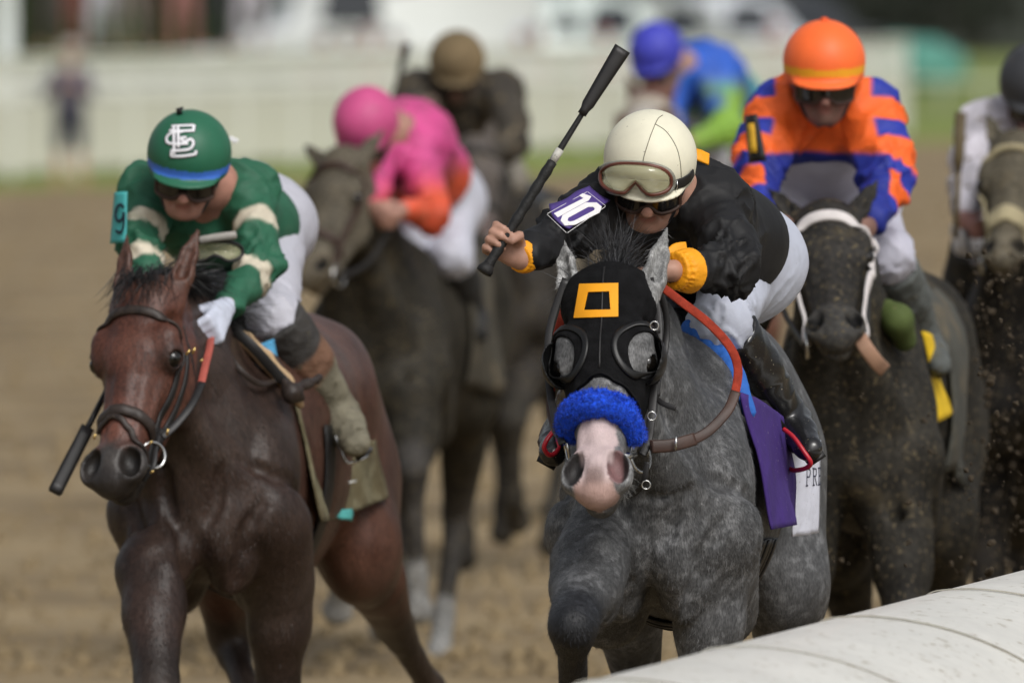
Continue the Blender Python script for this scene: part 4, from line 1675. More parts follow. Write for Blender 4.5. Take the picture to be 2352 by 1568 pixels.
grey, greyS, greyH = horse('horse', 'dapple grey horse with pink nose, black hood and fluffy blue noseband', G, gh, zg, g_fore, g_hind,
                           grey_coat, M_GREY, .010, [head_box(gh)], .0054, wide=.78, ribs=.250,
                           earkw=dict(ears=(.05, .12), ear_out=(.16, .22), earlen=.180, flare=1.05, ear_gap=.083))

coat_hair(greyS, gh, grey, M_GREY, 90000, 3, .012, .0012, lambda hc: (hc[:, 1] < .0) | ((hc[:, 1] > .28) & (hc[:, 1] < .37)))

# ---- blinker hood
M_HOOD = mat('hood_cloth', (.0062, .0062, .0068), .9, var=.4, vscale=30, bump=.5, bscale=450, fold=.30, fscale=22, spec=.14)
M_RUBBER = mat('blinker_rubber', (.007, .007, .007), .42, var=.3, spec=.4)
hood = SDF()
hood.ops = list(greyH.ops[:greyH.n_skull])
hood.cone(gh(0, .02, -.10), gh(0, .06, -.16), .085, .085, .05)
hood.cone(gh(-.055, .03, -.08), gh(.055, .03, -.08), .045, .045, .04)
hood.grow(.007)
hoodfull = hood.copy()
hood.half(gh(0, .285, 0), -gh.a - gh.n * .55)
hood.half(gh(0, .0, -.14), gh.n)
hood.half(gh(0, -.035, -.05), gh.a + gh.n * .2)
for m in (-1, 1):
    hood.ell(gh(m * .092, .212, -.048), (.047, .056, .055), gh.R(), .006, True)
    hood.ell(gh(m * .094, .012, -.085), (.032, .055, .05), rot3(gh.R(), 2, m * .2), .006, True)
hv, hq = hood.mesh(.0045)
hood_o = obj('hood', mkmesh('hood', hv, hq), M_HOOD, grey)
# seam down the middle and edge bindings
p, nr = hoodfull.proj([gh(0, t, .03) for t in np.linspace(-.02, .275, 22)], .0005)
MB().ribbon(p, nr, .004, .002).build('seam', M_LEATHER_BLK, hood_o)
p, nr = hoodfull.proj(spline([gh(-.095, .34, -.11), gh(-.07, .315, -.05), gh(0, .285, .02), gh(.07, .315, -.05), gh(.095, .34, -.11)], 8), .001)
MB().ribbon(p, nr, .006, .002).build('binding', M_HOOD, hood_o)
for m in (-1, 1):
    rings = []
    for rr in (.92, 1.0, 1.10, 1.22):
        a = np.linspace(0, 2 * math.pi, 40)
        q = [gh(m * (.080 + .047 * rr * math.cos(x) * .95), .212 + .058 * rr * math.sin(x), -.03 - .04 * math.cos(x)) for x in a]
        pp, nn = hoodfull.proj(q, .002 + .001 * (rr < 1.15))
        rings.append(pp)
    MB().sheet(np.array(rings), .004).build('eye_ring', M_RUBBER, hood_o)
    cup = SDF()
    cc = gh(m * .090, .215, -.055)
    cup.ell(cc, (.050, .066, .058), gh.R(), .004)
    cup.ell(cc + gh.n * .004, (.045, .061, .056), gh.R(), .003, True)
    cup.half(cc + gh.s * m * .016 + gh.n * .0, gh.s * m - gh.n * .75)
    cv, cq = cup.mesh(.003)
    obj('eye_cup', mkmesh('eye_cup', cv, cq), M_RUBBER, hood_o)
# yellow square on the hood, four strips
M_YEL = mat('yellow_patch', srgb(238, 160, 20), .7, var=.06, bump=.2, bscale=500)


def quad_patch(c4, nu, nv):
    a, b, c, d = [np.array(x, float) for x in c4]
    return np.array([[(a * (1 - i) + b * i) * (1 - j) + (d * (1 - i) + c * i) * j for j in np.linspace(0, 1, nv)] for i in np.linspace(0, 1, nu)])


def on_surface(S, fr, c4, nu, nv, d0, d1, off, thick, name, mtl, parent, smooth=True):
    g = quad_patch(c4, nu, nv)
    p, n = hit(S, fr, g.reshape(-1, 2), d0, d1, off)
    return MB().sheet(p.reshape(nu, nv, 3), thick).build(name, mtl, parent, smooth)


O4 = [(1331, 652), (1420, 650), (1420, 727), (1318, 730)]
I4 = [(1350, 671), (1399, 669), (1402, 711), (1341, 712)]
for i in range(4):
    j = (i + 1) % 4
    on_surface(hoodfull, G, [O4[i], O4[j], I4[j], I4[i]], 12, 4, 27.2, 28.2, .002, .0025, 'patch_strip', M_YEL, hood_o, False)

# ---- blue sheepskin noseband
M_FLEECE = mat('blue_fleece', srgb(24, 74, 200), .95, var=.3, vscale=60, bump=1.0, bscale=140, fine=.25, finescale=120, sheen=.15)
ctr, cn = hit(greyH, G, [(1318, 968), (1324, 957), (1343, 942), (1375, 934), (1407, 942), (1426, 957), (1434, 970)], 27, 28.2, .0)
ctr = ctr + cn * .016
ctr[0] += -gh.n * .045 - gh.s * .002 + gh.a * .008
ctr[-1] += -gh.n * .045 + gh.s * .006 + gh.a * .012
path = spline(ctr, 7)
fl = SDF()
for i in range(len(path) - 1):
    r0 = .0300 * min(1, .72 + .28 * math.sin(math.pi * min(1, max(0, (i + 1) / len(path)))) ** .5)
    fl.cone(path[i], path[i + 1], r0, r0, .008)
up = unit(-gh.a + gh.n * .5)
fp = [q + unit(up * .6 + gh.n) * .0330 for q in path]
for i in range(2, len(fp) - 3):
    fl.cone(fp[i], fp[i + 1], .003, .003, .008, None, True)      # parting where the fleece is stitched
fv, fq = fl.mesh(.004)
fn = vnormals(fv, fq)
fv = fv + fn * (vnoise(fv * 55, 2) * .0035 + vnoise(fv * 150, 3) * .002)[:, None]
fle = obj('fleece_noseband', mkmesh('fleece_noseband', fv, fq), M_FLEECE, grey)
pick = rng.choice(len(fv), 9000)
hair_strands('fleece_fibres', fv[pick], fn[pick] + rng.normal(size=(9000, 3)) * .5, .0065, .0011, M_FLEECE, fle, .1, .25, 2, 4, .5, 'stuff')

# ---- whiskers round the muzzle
nw = 150
wt = rng.uniform(.47, .60, nw)
wm = np.where(rng.random(nw) < .3, -1, 1)
wp, wnr = greyH.proj(np.array([gh(m * .07, t, -.05 - .06 * r_) for m, t, r_ in zip(wm, wt, rng.random(nw))]), .0)
hair_strands('whiskers', wp, wnr + rng.normal(size=(nw, 3)) * .35, .024, .0004, mat('pale_hair', (.22, .22, .21), .5), grey, .5, .08, 4, 9, .5)

# ---- forelock, mane
M_MANE = mat('dark_grey_mane', (.040, .041, .045), .5, var=.7, vscale=70, spec=.4)
nf = 1100
bx, by = rng.normal(0, .013, nf), rng.uniform(-.05, .01, nf)
rt = np.array([gh(x + .006, y, q) for x, y, q in zip(bx, by, rng.uniform(-.11, -.045, nf))])
dr = np.array([-gh.a + gh.s * (bx[i] * 6 + rng.normal(.05, .10)) + gh.n * rng.normal(.0, .22) for i in range(nf)])
hair_strands('forelock', rt, dr, .112, .0016, M_MANE, grey, .25, .12, 8, 5, .5, None, gh.s * .25)
nf = 110
rt = np.array([gh(x, y, q) for x, y, q in zip(rng.uniform(-.085, -.03, nf), rng.uniform(-.03, .03, nf), rng.uniform(-.10, -.05, nf))])
dr = np.array([-gh.s * .8 + gh.a * rng.normal(.1, .35) + gh.n * rng.normal(.45, .25) for r in rt])
hair_strands('forelock', rt, dr, .065, .0016, M_MANE, grey, 1.2, .16, 7, 6, .45)

# ---- bridle and reins
def uvd(fr, pts):
    return np.array([fr.at(*p) for p in pts])


def put(name, mtl, parent, ctrl, width, thick, n=6, face=None, close=False):
    """free strap through points (already local); face = direction its flat side looks"""
    p = spline(ctrl, n, close)
    f = np.tile(unit(face if face is not None else V(0, -1, .15)), (len(p), 1))
    t = np.gradient(p, axis=0)
    t /= np.linalg.norm(t, axis=1, keepdims=True) + 1e-9
    f = f - t * (f * t).sum(1)[:, None]
    f /= np.linalg.norm(f, axis=1, keepdims=True)
    return MB().ribbon(p, f, width, thick, close).build(name, mtl, parent)


def ring(c, ax, R, r, n=28):
    ax = unit(ax)
    u = unit(np.cross(ax, (0, 0, 1) if abs(ax[2]) < .9 else (1, 0, 0)))
    w = np.cross(ax, u)
    return [np.asarray(c) + R * (math.cos(t) * u + math.sin(t) * w) for t in np.linspace(0, 2 * math.pi, n, endpoint=False)]


M_REIN_RED = mat('red_rubber_rein', srgb(150, 54, 36), .75, var=.25, vscale=50, bump=1.0, bscale=330, spec=.2)
bridle = empty('bridle', (0, 0, 0)); bridle.parent = grey
b2 = put('cheek_strap', M_LEATHER_BLK, bridle, uvd(G, [(1492, 640, 27.78), (1510, 720, 27.74), (1512, 800, 27.70), (1503, 880, 27.66), (1497, 950, 27.62), (1488, 1015, 27.6), (1474, 1045, 27.58)]), .020, .004)
put('cheek_strap', M_LEATHER_BLK, bridle, uvd(G, [(1506, 640, 27.84), (1530, 720, 27.84), (1528, 800, 27.82), (1512, 870, 27.76), (1500, 960, 27.68)]), .016, .004)
put('cheek_strap', M_LEATHER_BLK, bridle, uvd(G, [(1300, 640, 27.76), (1262, 760, 27.74), (1262, 880, 27.70), (1275, 960, 27.62), (1292, 1020, 27.56)]), .018, .004)
put('strap_end', M_LEATHER_BLK, bridle, uvd(G, [(1500, 905, 27.66), (1520, 925, 27.64), (1553, 938, 27.63)]), .013, .003)
put('chin_strap', M_LEATHER_BLK, bridle, uvd(G, [(1486, 1060, 27.58), (1480, 1100, 27.58), (1462, 1130, 27.60), (1432, 1142, 27.62), (1400, 1140, 27.66)]), .014, .004)
MB().tube(ring(G.at(1470, 1048, 27.60), V(.85, -.5, .2), .038, .0038), .0042, 8, True).build('bit_ring', M_STEEL, bridle)
MB().tube(uvd(G, [(1428, 1050, 27.5), (1456, 1043, 27.56)]), .0095, 12).build('bit_bar', M_STEEL, bridle)
MB().tube(ring(G.at(1302, 1030, 27.60), V(.95, .2, .2), .030, .0038), .0038, 8, True).build('bit_ring', M_STEEL, bridle)
for u, v in ((1497, 955), (1503, 748), (1484, 1113)):
    MB().tube(ring(G.at(u, v, 27.57), V(.2, -1, 0), .010, .002, 16), .0018, 6, True).build('buckle', M_STEEL, bridle)
for v in (905, 870, 760):
    MB().box(G.at(1505, v, 27.655), (.024, .012, .010)).build('keeper', M_LEATHER_BLK, bridle)
rein_r = empty('rein', (0, 0, 0)); rein_r.parent = grey
put('rubber_grip', M_REIN_RED, rein_r, uvd(G, [(1505, 648, 27.82), (1560, 690, 27.78), (1630, 745, 27.74), (1678, 800, 27.72), (1695, 850, 27.72), (1688, 905, 27.70)]), .021, .005, 8, V(.2, -1, .35))
put('leather_end', M_LEATHER_BRN, rein_r, uvd(G, [(1690, 900, 27.69), (1670, 945, 27.66), (1620, 995, 27.63), (1560, 1018, 27.60), (1492, 1022, 27.58)]), .024, .005, 8, V(0, -1, .1))
put('buckle_loop', M_LEATHER_BRN, rein_r, uvd(G, [(1596, 1008, 27.595), (1545, 1022, 27.57), (1496, 1026, 27.56)]), .030, .006, 6, V(0, -1, .1))
MB().tube(uvd(G, [(1553, 1002, 27.55), (1552, 1034, 27.55)]), .003, 6).build('buckle', M_STEEL, rein_r)
rein_l = empty('rein', (0, 0, 0)); rein_l.parent = grey
put('rubber_grip', M_REIN_RED, rein_l, uvd(G, [(1300, 700, 27.95), (1272, 800, 27.85), (1266, 860, 27.80), (1266, 905, 27.76)]), .020, .006, 6)
put('leather_end', M_LEATHER_BRN, rein_l, uvd(G, [(1266, 900, 27.755), (1266, 945, 27.72), (1278, 990, 27.64), (1296, 1010, 27.58)]), .020, .005, 6)

# ---- saddle, cloths, girth and stirrups of the grey
M_PURPLE_CL = mat('purple_cloth', srgb(62, 40, 112), .85, var=.12, vscale=12, fold=.4, fscale=9, mud=.08, mudscale=120, mudcol=srgb(200, 195, 190))
M_WHITE_CL = mat('white_cloth', srgb(214, 216, 228), .8, var=.05, vscale=12, fold=.3, fscale=10, mud=.30, mudscale=70, mudcol=srgb(90, 80, 62))
M_BLUE_CL = mat('blue_pad', srgb(46, 104, 190), .75, var=.12, vscale=14, fold=.5, fscale=16, mud=.12, mudscale=120, mudcol=(.05, .05, .05))
M_INK = mat('navy_ink', srgb(30, 32, 60), .7, var=.1)
M_REDIRON = mat('red_stirrup', srgb(176, 30, 44), .35, var=.1, spec=.5)


def patch_uvd(fr, c4, nu, nv, bulge=0.0, wav=0.0, seed=0):
    a, b, c, d = [fr.at(*x) for x in c4]
    Gp = np.array([[(a * (1 - i) + b * i) * (1 - j) + (d * (1 - i) + c * i) * j for j in np.linspace(0, 1, nv)] for i in np.linspace(0, 1, nu)])
    n = unit(np.cross(b - a, d - a))
    if n[1] > 0:
        n = -n
    ii, jj = np.meshgrid(np.linspace(0, 1, nu), np.linspace(0, 1, nv), indexing='ij')
    off = bulge * np.sin(math.pi * ii) + wav * vnoise(np.stack([ii.ravel() * 5, jj.ravel() * 2.2, np.zeros(ii.size)], 1), seed).reshape(ii.shape) * (.3 + .7 * jj)
    return Gp + n * off[..., None]


cloth = empty('saddle_cloth', G.o, G.yaw, 'purple and white saddle cloth with blue front roll on the grey', 'saddle cloth', 'saddle cloths')
MB().sheet(patch_uvd(G, [(1704, 900, 28.24), (1800, 960, 28.62), (1834, 1203, 28.66), (1770, 1216, 28.30)], 14, 24, .012, .016, 3), .005).build('purple_panel', M_PURPLE_CL, cloth)
wg = patch_uvd(G, [(1815, 1010, 28.70), (1884, 1010, 28.92), (1881, 1222, 28.92), (1824, 1232, 28.74)], 10, 18, .006, .010, 5)
MB().sheet(wg, .004).build('white_panel', M_WHITE_CL, cloth)
strokes_later = wg
bl = np.array([G.at(*x) for x in [(1592, 758, 28.42), (1622, 778, 28.40), (1656, 812, 28.40), (1684, 862, 28.34), (1702, 905, 28.30), (1722, 948, 28.30)]])
S_ = SDF()
S_.chain(list(spline(bl, 4)), list(np.interp(np.linspace(0, 1, 21), [0, .5, 1], [.030, .030, .014])), .01)
v, f = S_.mesh(.006)
obj('blue_roll', mkmesh('blue_roll', add_folds(v, f, .0015, 16, 3), f), M_BLUE_CL, cloth)
# letters at the top of the white panel (the start of a word, the rest is round the bend)
def serif(ch):
    if ch == 'P':
        return [[(0, 0), (0, 1)], [(0, .02), (.55, .05), (.62, .25), (.5, .48), (0, .5)], [(-.15, 1), (.18, 1)], [(-.15, 0), (.1, 0)]]
    if ch == 'R':
        return [[(0, 0), (0, 1)], [(0, .02), (.55, .05), (.60, .25), (.5, .46), (0, .48)], [(.25, .48), (.62, 1), (.75, 1)], [(-.15, 1), (.18, 1)], [(-.15, 0), (.1, 0)]]
    return [[(0, 0), (0, 1)], [(-.15, 0), (.6, 0), (.6, .15)], [(0, .48), (.4, .48)], [(-.15, 1), (.62, 1), (.62, .85)]]


def on_grid(Gp, a, b):
    """point of a grid patch at parameters a, b in 0..1"""
    na, nb_ = Gp.shape[:2]
    x, y = np.clip(a, 0, 1) * (na - 1), np.clip(b, 0, 1) * (nb_ - 1)
    i, j = min(int(x), na - 2), min(int(y), nb_ - 2)
    fx, fy = x - i, y - j
    return (Gp[i, j] * (1 - fx) + Gp[i + 1, j] * fx) * (1 - fy) + (Gp[i, j + 1] * (1 - fx) + Gp[i + 1, j + 1] * fx) * fy


def strokes(Gp, polys, width, lift, thick, name, mtl, parent, sub=5):
    """flat lettering: each polyline (a, b in 0..1 of the patch) becomes a raised band"""
    mb = MB()
    du = np.gradient(Gp, axis=0); dv = np.gradient(Gp, axis=1)
    nr = np.cross(du, dv); nr /= np.linalg.norm(nr, axis=2, keepdims=True)
    if nr[..., 1].mean() > 0:
        nr = -nr
    for pl in polys:
        q = []
        for i in range(len(pl) - 1):
            for t in np.linspace(0, 1, sub, endpoint=False):
                q.append((pl[i][0] * (1 - t) + pl[i + 1][0] * t, pl[i][1] * (1 - t) + pl[i + 1][1] * t))
        q.append(pl[-1])
        pts = np.array([on_grid(Gp, *x) for x in q])
        ns = np.array([on_grid(nr, *x) for x in q])
        mb.ribbon(pts + ns * lift, ns, width, thick)
    return mb.build(name, mtl, parent)


for ch, x0 in (('P', .42), ('R', .66), ('E', .88)):
    strokes(wg, [[(x0 + .20 * a, .30 + .18 * b) for a, b in pl] for pl in serif(ch)], .0032, .0026, .0008, 'letter', M_INK, cloth)

# girth: wide black elastic round the belly
girth = empty('girth', G.o, G.yaw, 'wide black girth strapped round the belly of the grey', 'girth', 'girths')
for y0, wd in ((.42, .10), (.53, .10)):
    a = np.linspace(-1.35, 1.35, 60)
    q = np.array([(.42 * math.sin(x), y0, 1.12 + zg - .48 * math.cos(x)) for x in a])
    p, n = greyS.base.proj(q, .006, 14)
    MB().ribbon(p, n, wd, .006).build('band', M_LEATHER_BLK, girth)
    p2, n2 = greyS.base.proj(q, .012, 14)
    MB().ribbon(p2, n2, wd * .25, .004).build('overgirth', M_LEATHER_BLK, girth)

# saddle: small racing saddle under the rider
sad = empty('saddle', G.o, G.yaw, 'small black racing saddle under the rider of the grey', 'saddle', 'racing saddles')
S_ = SDF()
S_.cone(V(0, .42, 1.52 + zg), V(0, .80, 1.53 + zg), .10, .11, .04, (V(1, 0, 0), 1.3))
S_.cone(V(0, .36, 1.58 + zg), V(0, .42, 1.55 + zg), .04, .06, .04)
S_.half(V(0, 0, 1.44 + zg), V(0, 0, 1), .02)
v, f = S_.mesh(.012)
obj('seat', mkmesh('seat', v, f), M_LEATHER_BLK, sad)
for m in (-1,):
    q = np.array([(m * (.20 + .1 * t), .50 - .10 * t, 1.50 + zg - .42 * t) for t in np.linspace(0, 1, 10)])
    p, n = greyS.base.proj(q, .016, 12)
    MB().ribbon(p, n, np.linspace(.20, .12, 10), .006).build('flap', M_LEATHER_BLK, sad)


def stirrup(fr, pts, foot, name_parent, mtl, r=.006):
    p = spline([fr.at(*x) for x in pts], 6)
    return MB().tube(p, r, 8).build('stirrup_iron', mtl, name_parent)


stirrup(G, [(1800, 985, 28.52), (1822, 1003, 28.50), (1846, 1036, 28.48), (1862, 1064, 28.48), (1840, 1078, 28.52), (1812, 1074, 28.60), (1798, 1030, 28.66), (1800, 985, 28.62)], None, sad, M_REDIRON)
MB().ribbon(np.array([G.at(*x) for x in [(1710, 860, 28.52), (1750, 920, 28.54), (1800, 985, 28.57)]]), np.tile(unit(V(.5, -.8, 0)), (3, 1)), .018, .004).build('stirrup_leather', M_LEATHER_BLK, sad)
stirrup(G, [(1275, 985, 28.62), (1256, 1010, 28.60), (1250, 1030, 28.60), (1264, 1045, 28.62), (1282, 1030, 28.66), (1280, 995, 28.68)], None, sad, M_REDIRON)

# ================================================================== rider of the grey
b0 = P(1650, 720, 28.75)
J10 = Frame(b0[0], b0[1], 0.0, b0[2] - .05)
at = J10.at
hd10 = HumanHead(at(1493, 387, 28.12), V(-.06, -1, -.40), V(.02, -.40, 1), .98)
whip_a, whip_b = at(1116, 618, 27.73), at(1430, 112, 27.80)
wdir = unit(whip_b - whip_a)
JJ = dict(head=hd10, neck=at(1530, 440, 28.27), chest=at(1560, 500, 28.45), waist=at(1640, 555, 28.72), pelvis=at(1690, 600, 28.95),
          sho_l=at(1412, 468, 28.22), elb_l=at(1300, 535, 28.0), wri_l=at(1196, 592, 27.80),
          sho_r=at(1640, 475, 28.30), elb_r=at(1682, 622, 28.05), wri_r=at(1540, 622, 27.88),
          hip_l=at(1560, 640, 28.95), kne_l=at(1425, 760, 28.55), ank_l=at(1290, 1000, 28.85), toe_l=at(1268, 1040, 28.68),
          hip_r=at(1705, 622, 28.92), kne_r=at(1655, 735, 28.42), ank_r=at(1818, 972, 28.70), toe_r=at(1858, 1030, 28.52),
          hand_l=dict(fdir=at(1130, 572, 27.78) - at(1196, 592, 27.80), palm=V(.15, -1, -.25), side=wdir, curl=(62, 78, 52), k=.98, thumb=(.35, .25, .75)),
          hand_r=dict(fdir=at(1480, 618, 27.82) - at(1540, 622, 27.88), palm=V(0, -.3, -1), side=V(0, -1, .2), curl=(70, 80, 50), k=.95))


def jacket10(v, J):
    c = np.tile(np.array((.0085, .0085, .0095)), (len(v), 1))
    return c


def helm10(v, h):
    return np.tile(np.array(srgb(226, 222, 200)), (len(v), 1))


look10 = dict(jacket=jacket10, breeches=srgb(188, 193, 208), boots=(.010, .010, .011), helmet=helm10, seed=3, fold=.009, fsc=10, ease=-.008,
              sleeve_l=.90, sleeve_r=.80, skin=(.40, .225, .165), jh=.0070)
fb = [(hd10.o - .15, hd10.o + .15), (J10.at(1108, 640, 27.9) - V(.02, .14, .02), J10.at(1210, 520, 27.7) + V(.02, .14, .02))]
rider10, R10 = jockey('person', 'rider in black jacket and cream helmet raising a whip over the grey', J10, JJ, look10, .0095, fb, .005)

# loose grey-black vest back and yellow cuffs
M_CUFF = mat('yellow_cuff', srgb(240, 160, 22), .6, var=.08, vscale=40, fold=.2, fscale=45)


def cuff(wr, el, r, L, name, mtl, parent, seed=1, back=.0, ruff=.006):
    d = unit(el - wr)
    S = SDF()
    a = wr + d * back
    S.cone(a, a + d * L, r * .80, r, .01)
    S.half(a - d * 0.0, d, .004)
    S.half(a + d * L, -d, .004)
    v, f = S.mesh(.0035)
    n = vnormals(v, f)
    ax = unit(np.cross(d, (0, 0, 1)))
    ay = np.cross(d, ax)
    th = np.arctan2((v - a) @ ay, (v - a) @ ax)
    t = np.clip(((v - a) @ d) / L, 0, 1)
    v = v + n * (np.cos(th * 22 + 3 * vnoise(v * 30, seed)) * ruff * .5 * np.exp(-((t - .25) / .18) ** 2) - ruff * np.exp(-((t - .28) / .10) ** 2) + vnoise(v * 40, seed) * .0015)[:, None]
    return obj(name, mkmesh(name, v, f), mtl, parent)


cuff(JJ['wri_r'], JJ['elb_r'], .056, .060, 'cuff', M_CUFF, R10['jacket'], 1, .012, .004)
cuff(JJ['wri_l'], JJ['elb_l'], .043, .026, 'cuff', M_CUFF, R10['jacket'], 2, -.010, .002)
# yellow neck scarf edge seen behind the helmet and under the chin
MB().ribbon(spline([at(1585, 352, 28.36), at(1605, 358, 28.35), at(1628, 368, 28.36)], 5), np.tile(unit(V(.2, -.8, .6)), (11, 1)), .034, .006).build('collar', M_CUFF, R10['jacket'])
MB().ribbon(spline([at(1528, 600, 28.02), at(1552, 574, 28.04), at(1578, 570, 28.06)], 5), np.tile(unit(V(.0, -1, .2)), (11, 1)), .030, .006).build('collar', M_CUFF, R10['jacket'])

# second goggles pushed up on the helmet
go = empty('spare_goggles', (0, 0, 0)); go.parent = R10['helmet']
tt = np.linspace(0, 2 * math.pi, 56, endpoint=False)
HS = R10['HS']


def goggle_uv(a, sc=1.0):
    cx, cy = 1460, 412
    x = 84 * sc * np.sign(np.cos(a)) * np.abs(np.cos(a)) ** .75
    y = 36 * sc * np.sign(np.sin(a)) * np.abs(np.sin(a)) ** .8
    y = np.where(y > 0, y - 30 * sc * np.exp(-(x / 17) ** 2), y) + .06 * x
    return np.stack([cx + x, cy + y], 1)


rings = []
for sc, off in ((.02, .030), (.3, .030), (.6, .028), (.82, .023), (1.0, .012)):
    p, n = hit(HS, J10, goggle_uv(tt, sc), 27.4, 28.3, off)
    rings.append(np.concatenate([p, p[:1]]))
MB().sheet(np.array(rings), .002).build('lens', M_LENS_CLR, go)
p, n = hit(HS, J10, goggle_uv(tt, .97), 27.4, 28.3, .014)
MB().tube(p, .0050, 8, True).build('frame', mat('goggle_frame_brown', srgb(96, 52, 40), .35, var=.2), go)
p, n = hit(HS, J10, goggle_uv(tt, 1.04), 27.4, 28.3, .006)
MB().tube(p, .0060, 8, True).build('gasket', mat('goggle_gasket', srgb(150, 150, 140), .3, var=.2, alpha=.6), go)
p, n = hit(HS, J10, [(1538, 424), (1552, 424), (1570, 418), (1584, 408), (1592, 396)], 27.4, 28.3, .004)
MB().ribbon(p, n, .024, .003).build('strap', M_LEATHER_BLK, go)
MB().tube([p[1] + n[1] * .006 + V(0, 0, .012), p[1] + n[1] * .006 - V(0, 0, .012)], .0016, 6).build('strap_slider', M_STEEL, go)
# seams of the helmet cover
M_SEAM = mat('cover_seam', srgb(120, 116, 100), .7, var=.1)
for uvp in ([(1505, 285), (1495, 310), (1485, 340), (1478, 365), (1476, 384)], [(1505, 285), (1530, 302), (1552, 335), (1562, 370), (1565, 410)], [(1505, 285), (1512, 272), (1522, 265)]):
    p, n = hit(HS, J10, spline([(a, b, 0) for a, b in uvp], 6)[:, :2], 27.4, 28.4, .0003)
    MB().tube(p, .0011, 6).build('seam', M_SEAM, R10['helmet'])

# purple arm band with number 10
M_PURPLE = mat('purple_leather', srgb(78, 60, 128), .45, var=.08, vscale=30, bump=.15, bscale=300)
M_WHITEV = mat('white_vinyl', srgb(232, 230, 230), .45, var=.04, mud=.1, mudscale=120)
tagO = empty('number_tag', (0, 0, 0)); tagO.parent = R10['jacket']
tc4 = [(1253, 490), (1338, 444), (1388, 462), (1296, 537)]
K10 = R10['K']
g = quad_patch([(1252, 491), (1350, 437), (1396, 473), (1302, 540)], 16, 12)
p, n = hit(K10, J10, g.reshape(-1, 2), 27.3, 28.6, .010)
P3 = p.reshape(16, 12, 3)
# a stiff tag: flatten most of the sleeve's curve
ctr_ = P3.reshape(-1, 3).mean(0)
uu, ss, vv = np.linalg.svd(P3.reshape(-1, 3) - ctr_)
nn_ = vv[2] if vv[2][1] < 0 else -vv[2]
flat = P3.reshape(-1, 3) - np.outer(((P3.reshape(-1, 3) - ctr_) @ nn_) * .80, nn_) + nn_ * .012
TG = flat.reshape(16, 12, 3)
MB().sheet(TG, .005).build('tag_leather', M_PURPLE, tagO)


def on_grid(Gp, a, b):
    """point of a grid patch at parameters a, b in 0..1"""
    na, nb_ = Gp.shape[:2]
    x, y = np.clip(a, 0, 1) * (na - 1), np.clip(b, 0, 1) * (nb_ - 1)
    i, j = min(int(x), na - 2), min(int(y), nb_ - 2)
    fx, fy = x - i, y - j
    return (Gp[i, j] * (1 - fx) + Gp[i + 1, j] * fx) * (1 - fy) + (Gp[i, j + 1] * (1 - fx) + Gp[i + 1, j + 1] * fx) * fy


def strokes(Gp, polys, width, lift, thick, name, mtl, parent, sub=5, close=False):
    """flat lettering: each polyline (a, b in 0..1 of the patch) becomes a raised band"""
    mb = MB()
    du = np.gradient(Gp, axis=0); dv = np.gradient(Gp, axis=1)
    nr = np.cross(du, dv); nr /= np.linalg.norm(nr, axis=2, keepdims=True)
    if nr[..., 1].mean() > 0:
        nr = -nr
    for pl in polys:
        q = []
        pl = list(pl)
        for i in range(len(pl) - 1):
            for t in np.linspace(0, 1, sub, endpoint=False):
                q.append((pl[i][0] * (1 - t) + pl[i + 1][0] * t, pl[i][1] * (1 - t) + pl[i + 1][1] * t))
        q.append(pl[-1])
        pts = np.array([on_grid(Gp, *x) for x in q])
        ns = np.array([on_grid(nr, *x) for x in q])
        mb.ribbon(pts + ns * lift, ns, width, thick)
    return mb.build(name, mtl, parent)


def on_plane(fr, uv, c, n):
    out = []
    for u, v in uv:
        a, b = fr.at(u, v, 26.0), fr.at(u, v, 29.0)
        t = ((c - a) @ n) / ((b - a) @ n)
        out.append(a + (b - a) * t)
    return np.array(out)


def decal(fr, loops, c, n, lift, thick, name, mtl, parent, width=None, close=True):
    """flat polygons (or bands when width is given) lying on the plane c, n"""
    mb = MB()
    for lp in loops:
        q = on_plane(fr, lp, c + n * lift, n)
        if width:
            k = [q[0]]
            for i in range(1, len(q)):
                k += [q[i - 1] * .02 + q[i] * .98, q[i]] if i < len(q) - 1 else [q[i]]
            mb.ribbon(np.array(k), np.tile(n, (len(k), 1)), width, thick, False)
        else:
            m = len(q)
            mb.add(np.concatenate([q + n * thick, q]), [tuple(range(m)), tuple(range(2 * m - 1, m - 1, -1))] + [(i, i + m, (i + 1) % m + m, (i + 1) % m) for i in range(m)])
    return mb.build(name, mtl, parent, False)


tn = nn_
decal(J10, [[(1272, 491), (1340, 456), (1330, 450), (1338, 445), (1358, 452), (1352, 461), (1281, 500)]], ctr_, tn, .0150, .0015, 'digit', M_WHITEV, tagO)
ot = [(1287, 507), (1297, 519), (1321, 517), (1377, 489), (1382, 476), (1370, 466), (1345, 466), (1292, 495)]
it = [(1303, 508), (1309, 510), (1318, 508), (1364, 484), (1366, 480), (1362, 476), (1351, 476), (1305, 501)]
qa, qb = on_plane(J10, ot, ctr_ + tn * .0150, tn), on_plane(J10, it, ctr_ + tn * .0150, tn)
m8 = 8
vv_ = np.concatenate([qa + tn * .0015, qb + tn * .0015, qa, qb])
MB().add(vv_, [(i, (i + 1) % 8, 8 + (i + 1) % 8, 8 + i) for i in range(8)] + [(16 + i, 16 + (i + 1) % 8, (i + 1) % 8, i) for i in range(8)] +
         [(8 + i, 8 + (i + 1) % 8, 24 + (i + 1) % 8, 24 + i) for i in range(8)]).build('digit', M_WHITEV, tagO, False)
decal(J10, [[(1257, 491), (1348, 441)], [(1350, 441), (1391, 473)], [(1390, 475), (1303, 535)], [(1301, 535), (1257, 493)]], ctr_, tn, .0146, .0006, 'stitching', M_WHITEV, tagO, .0012)

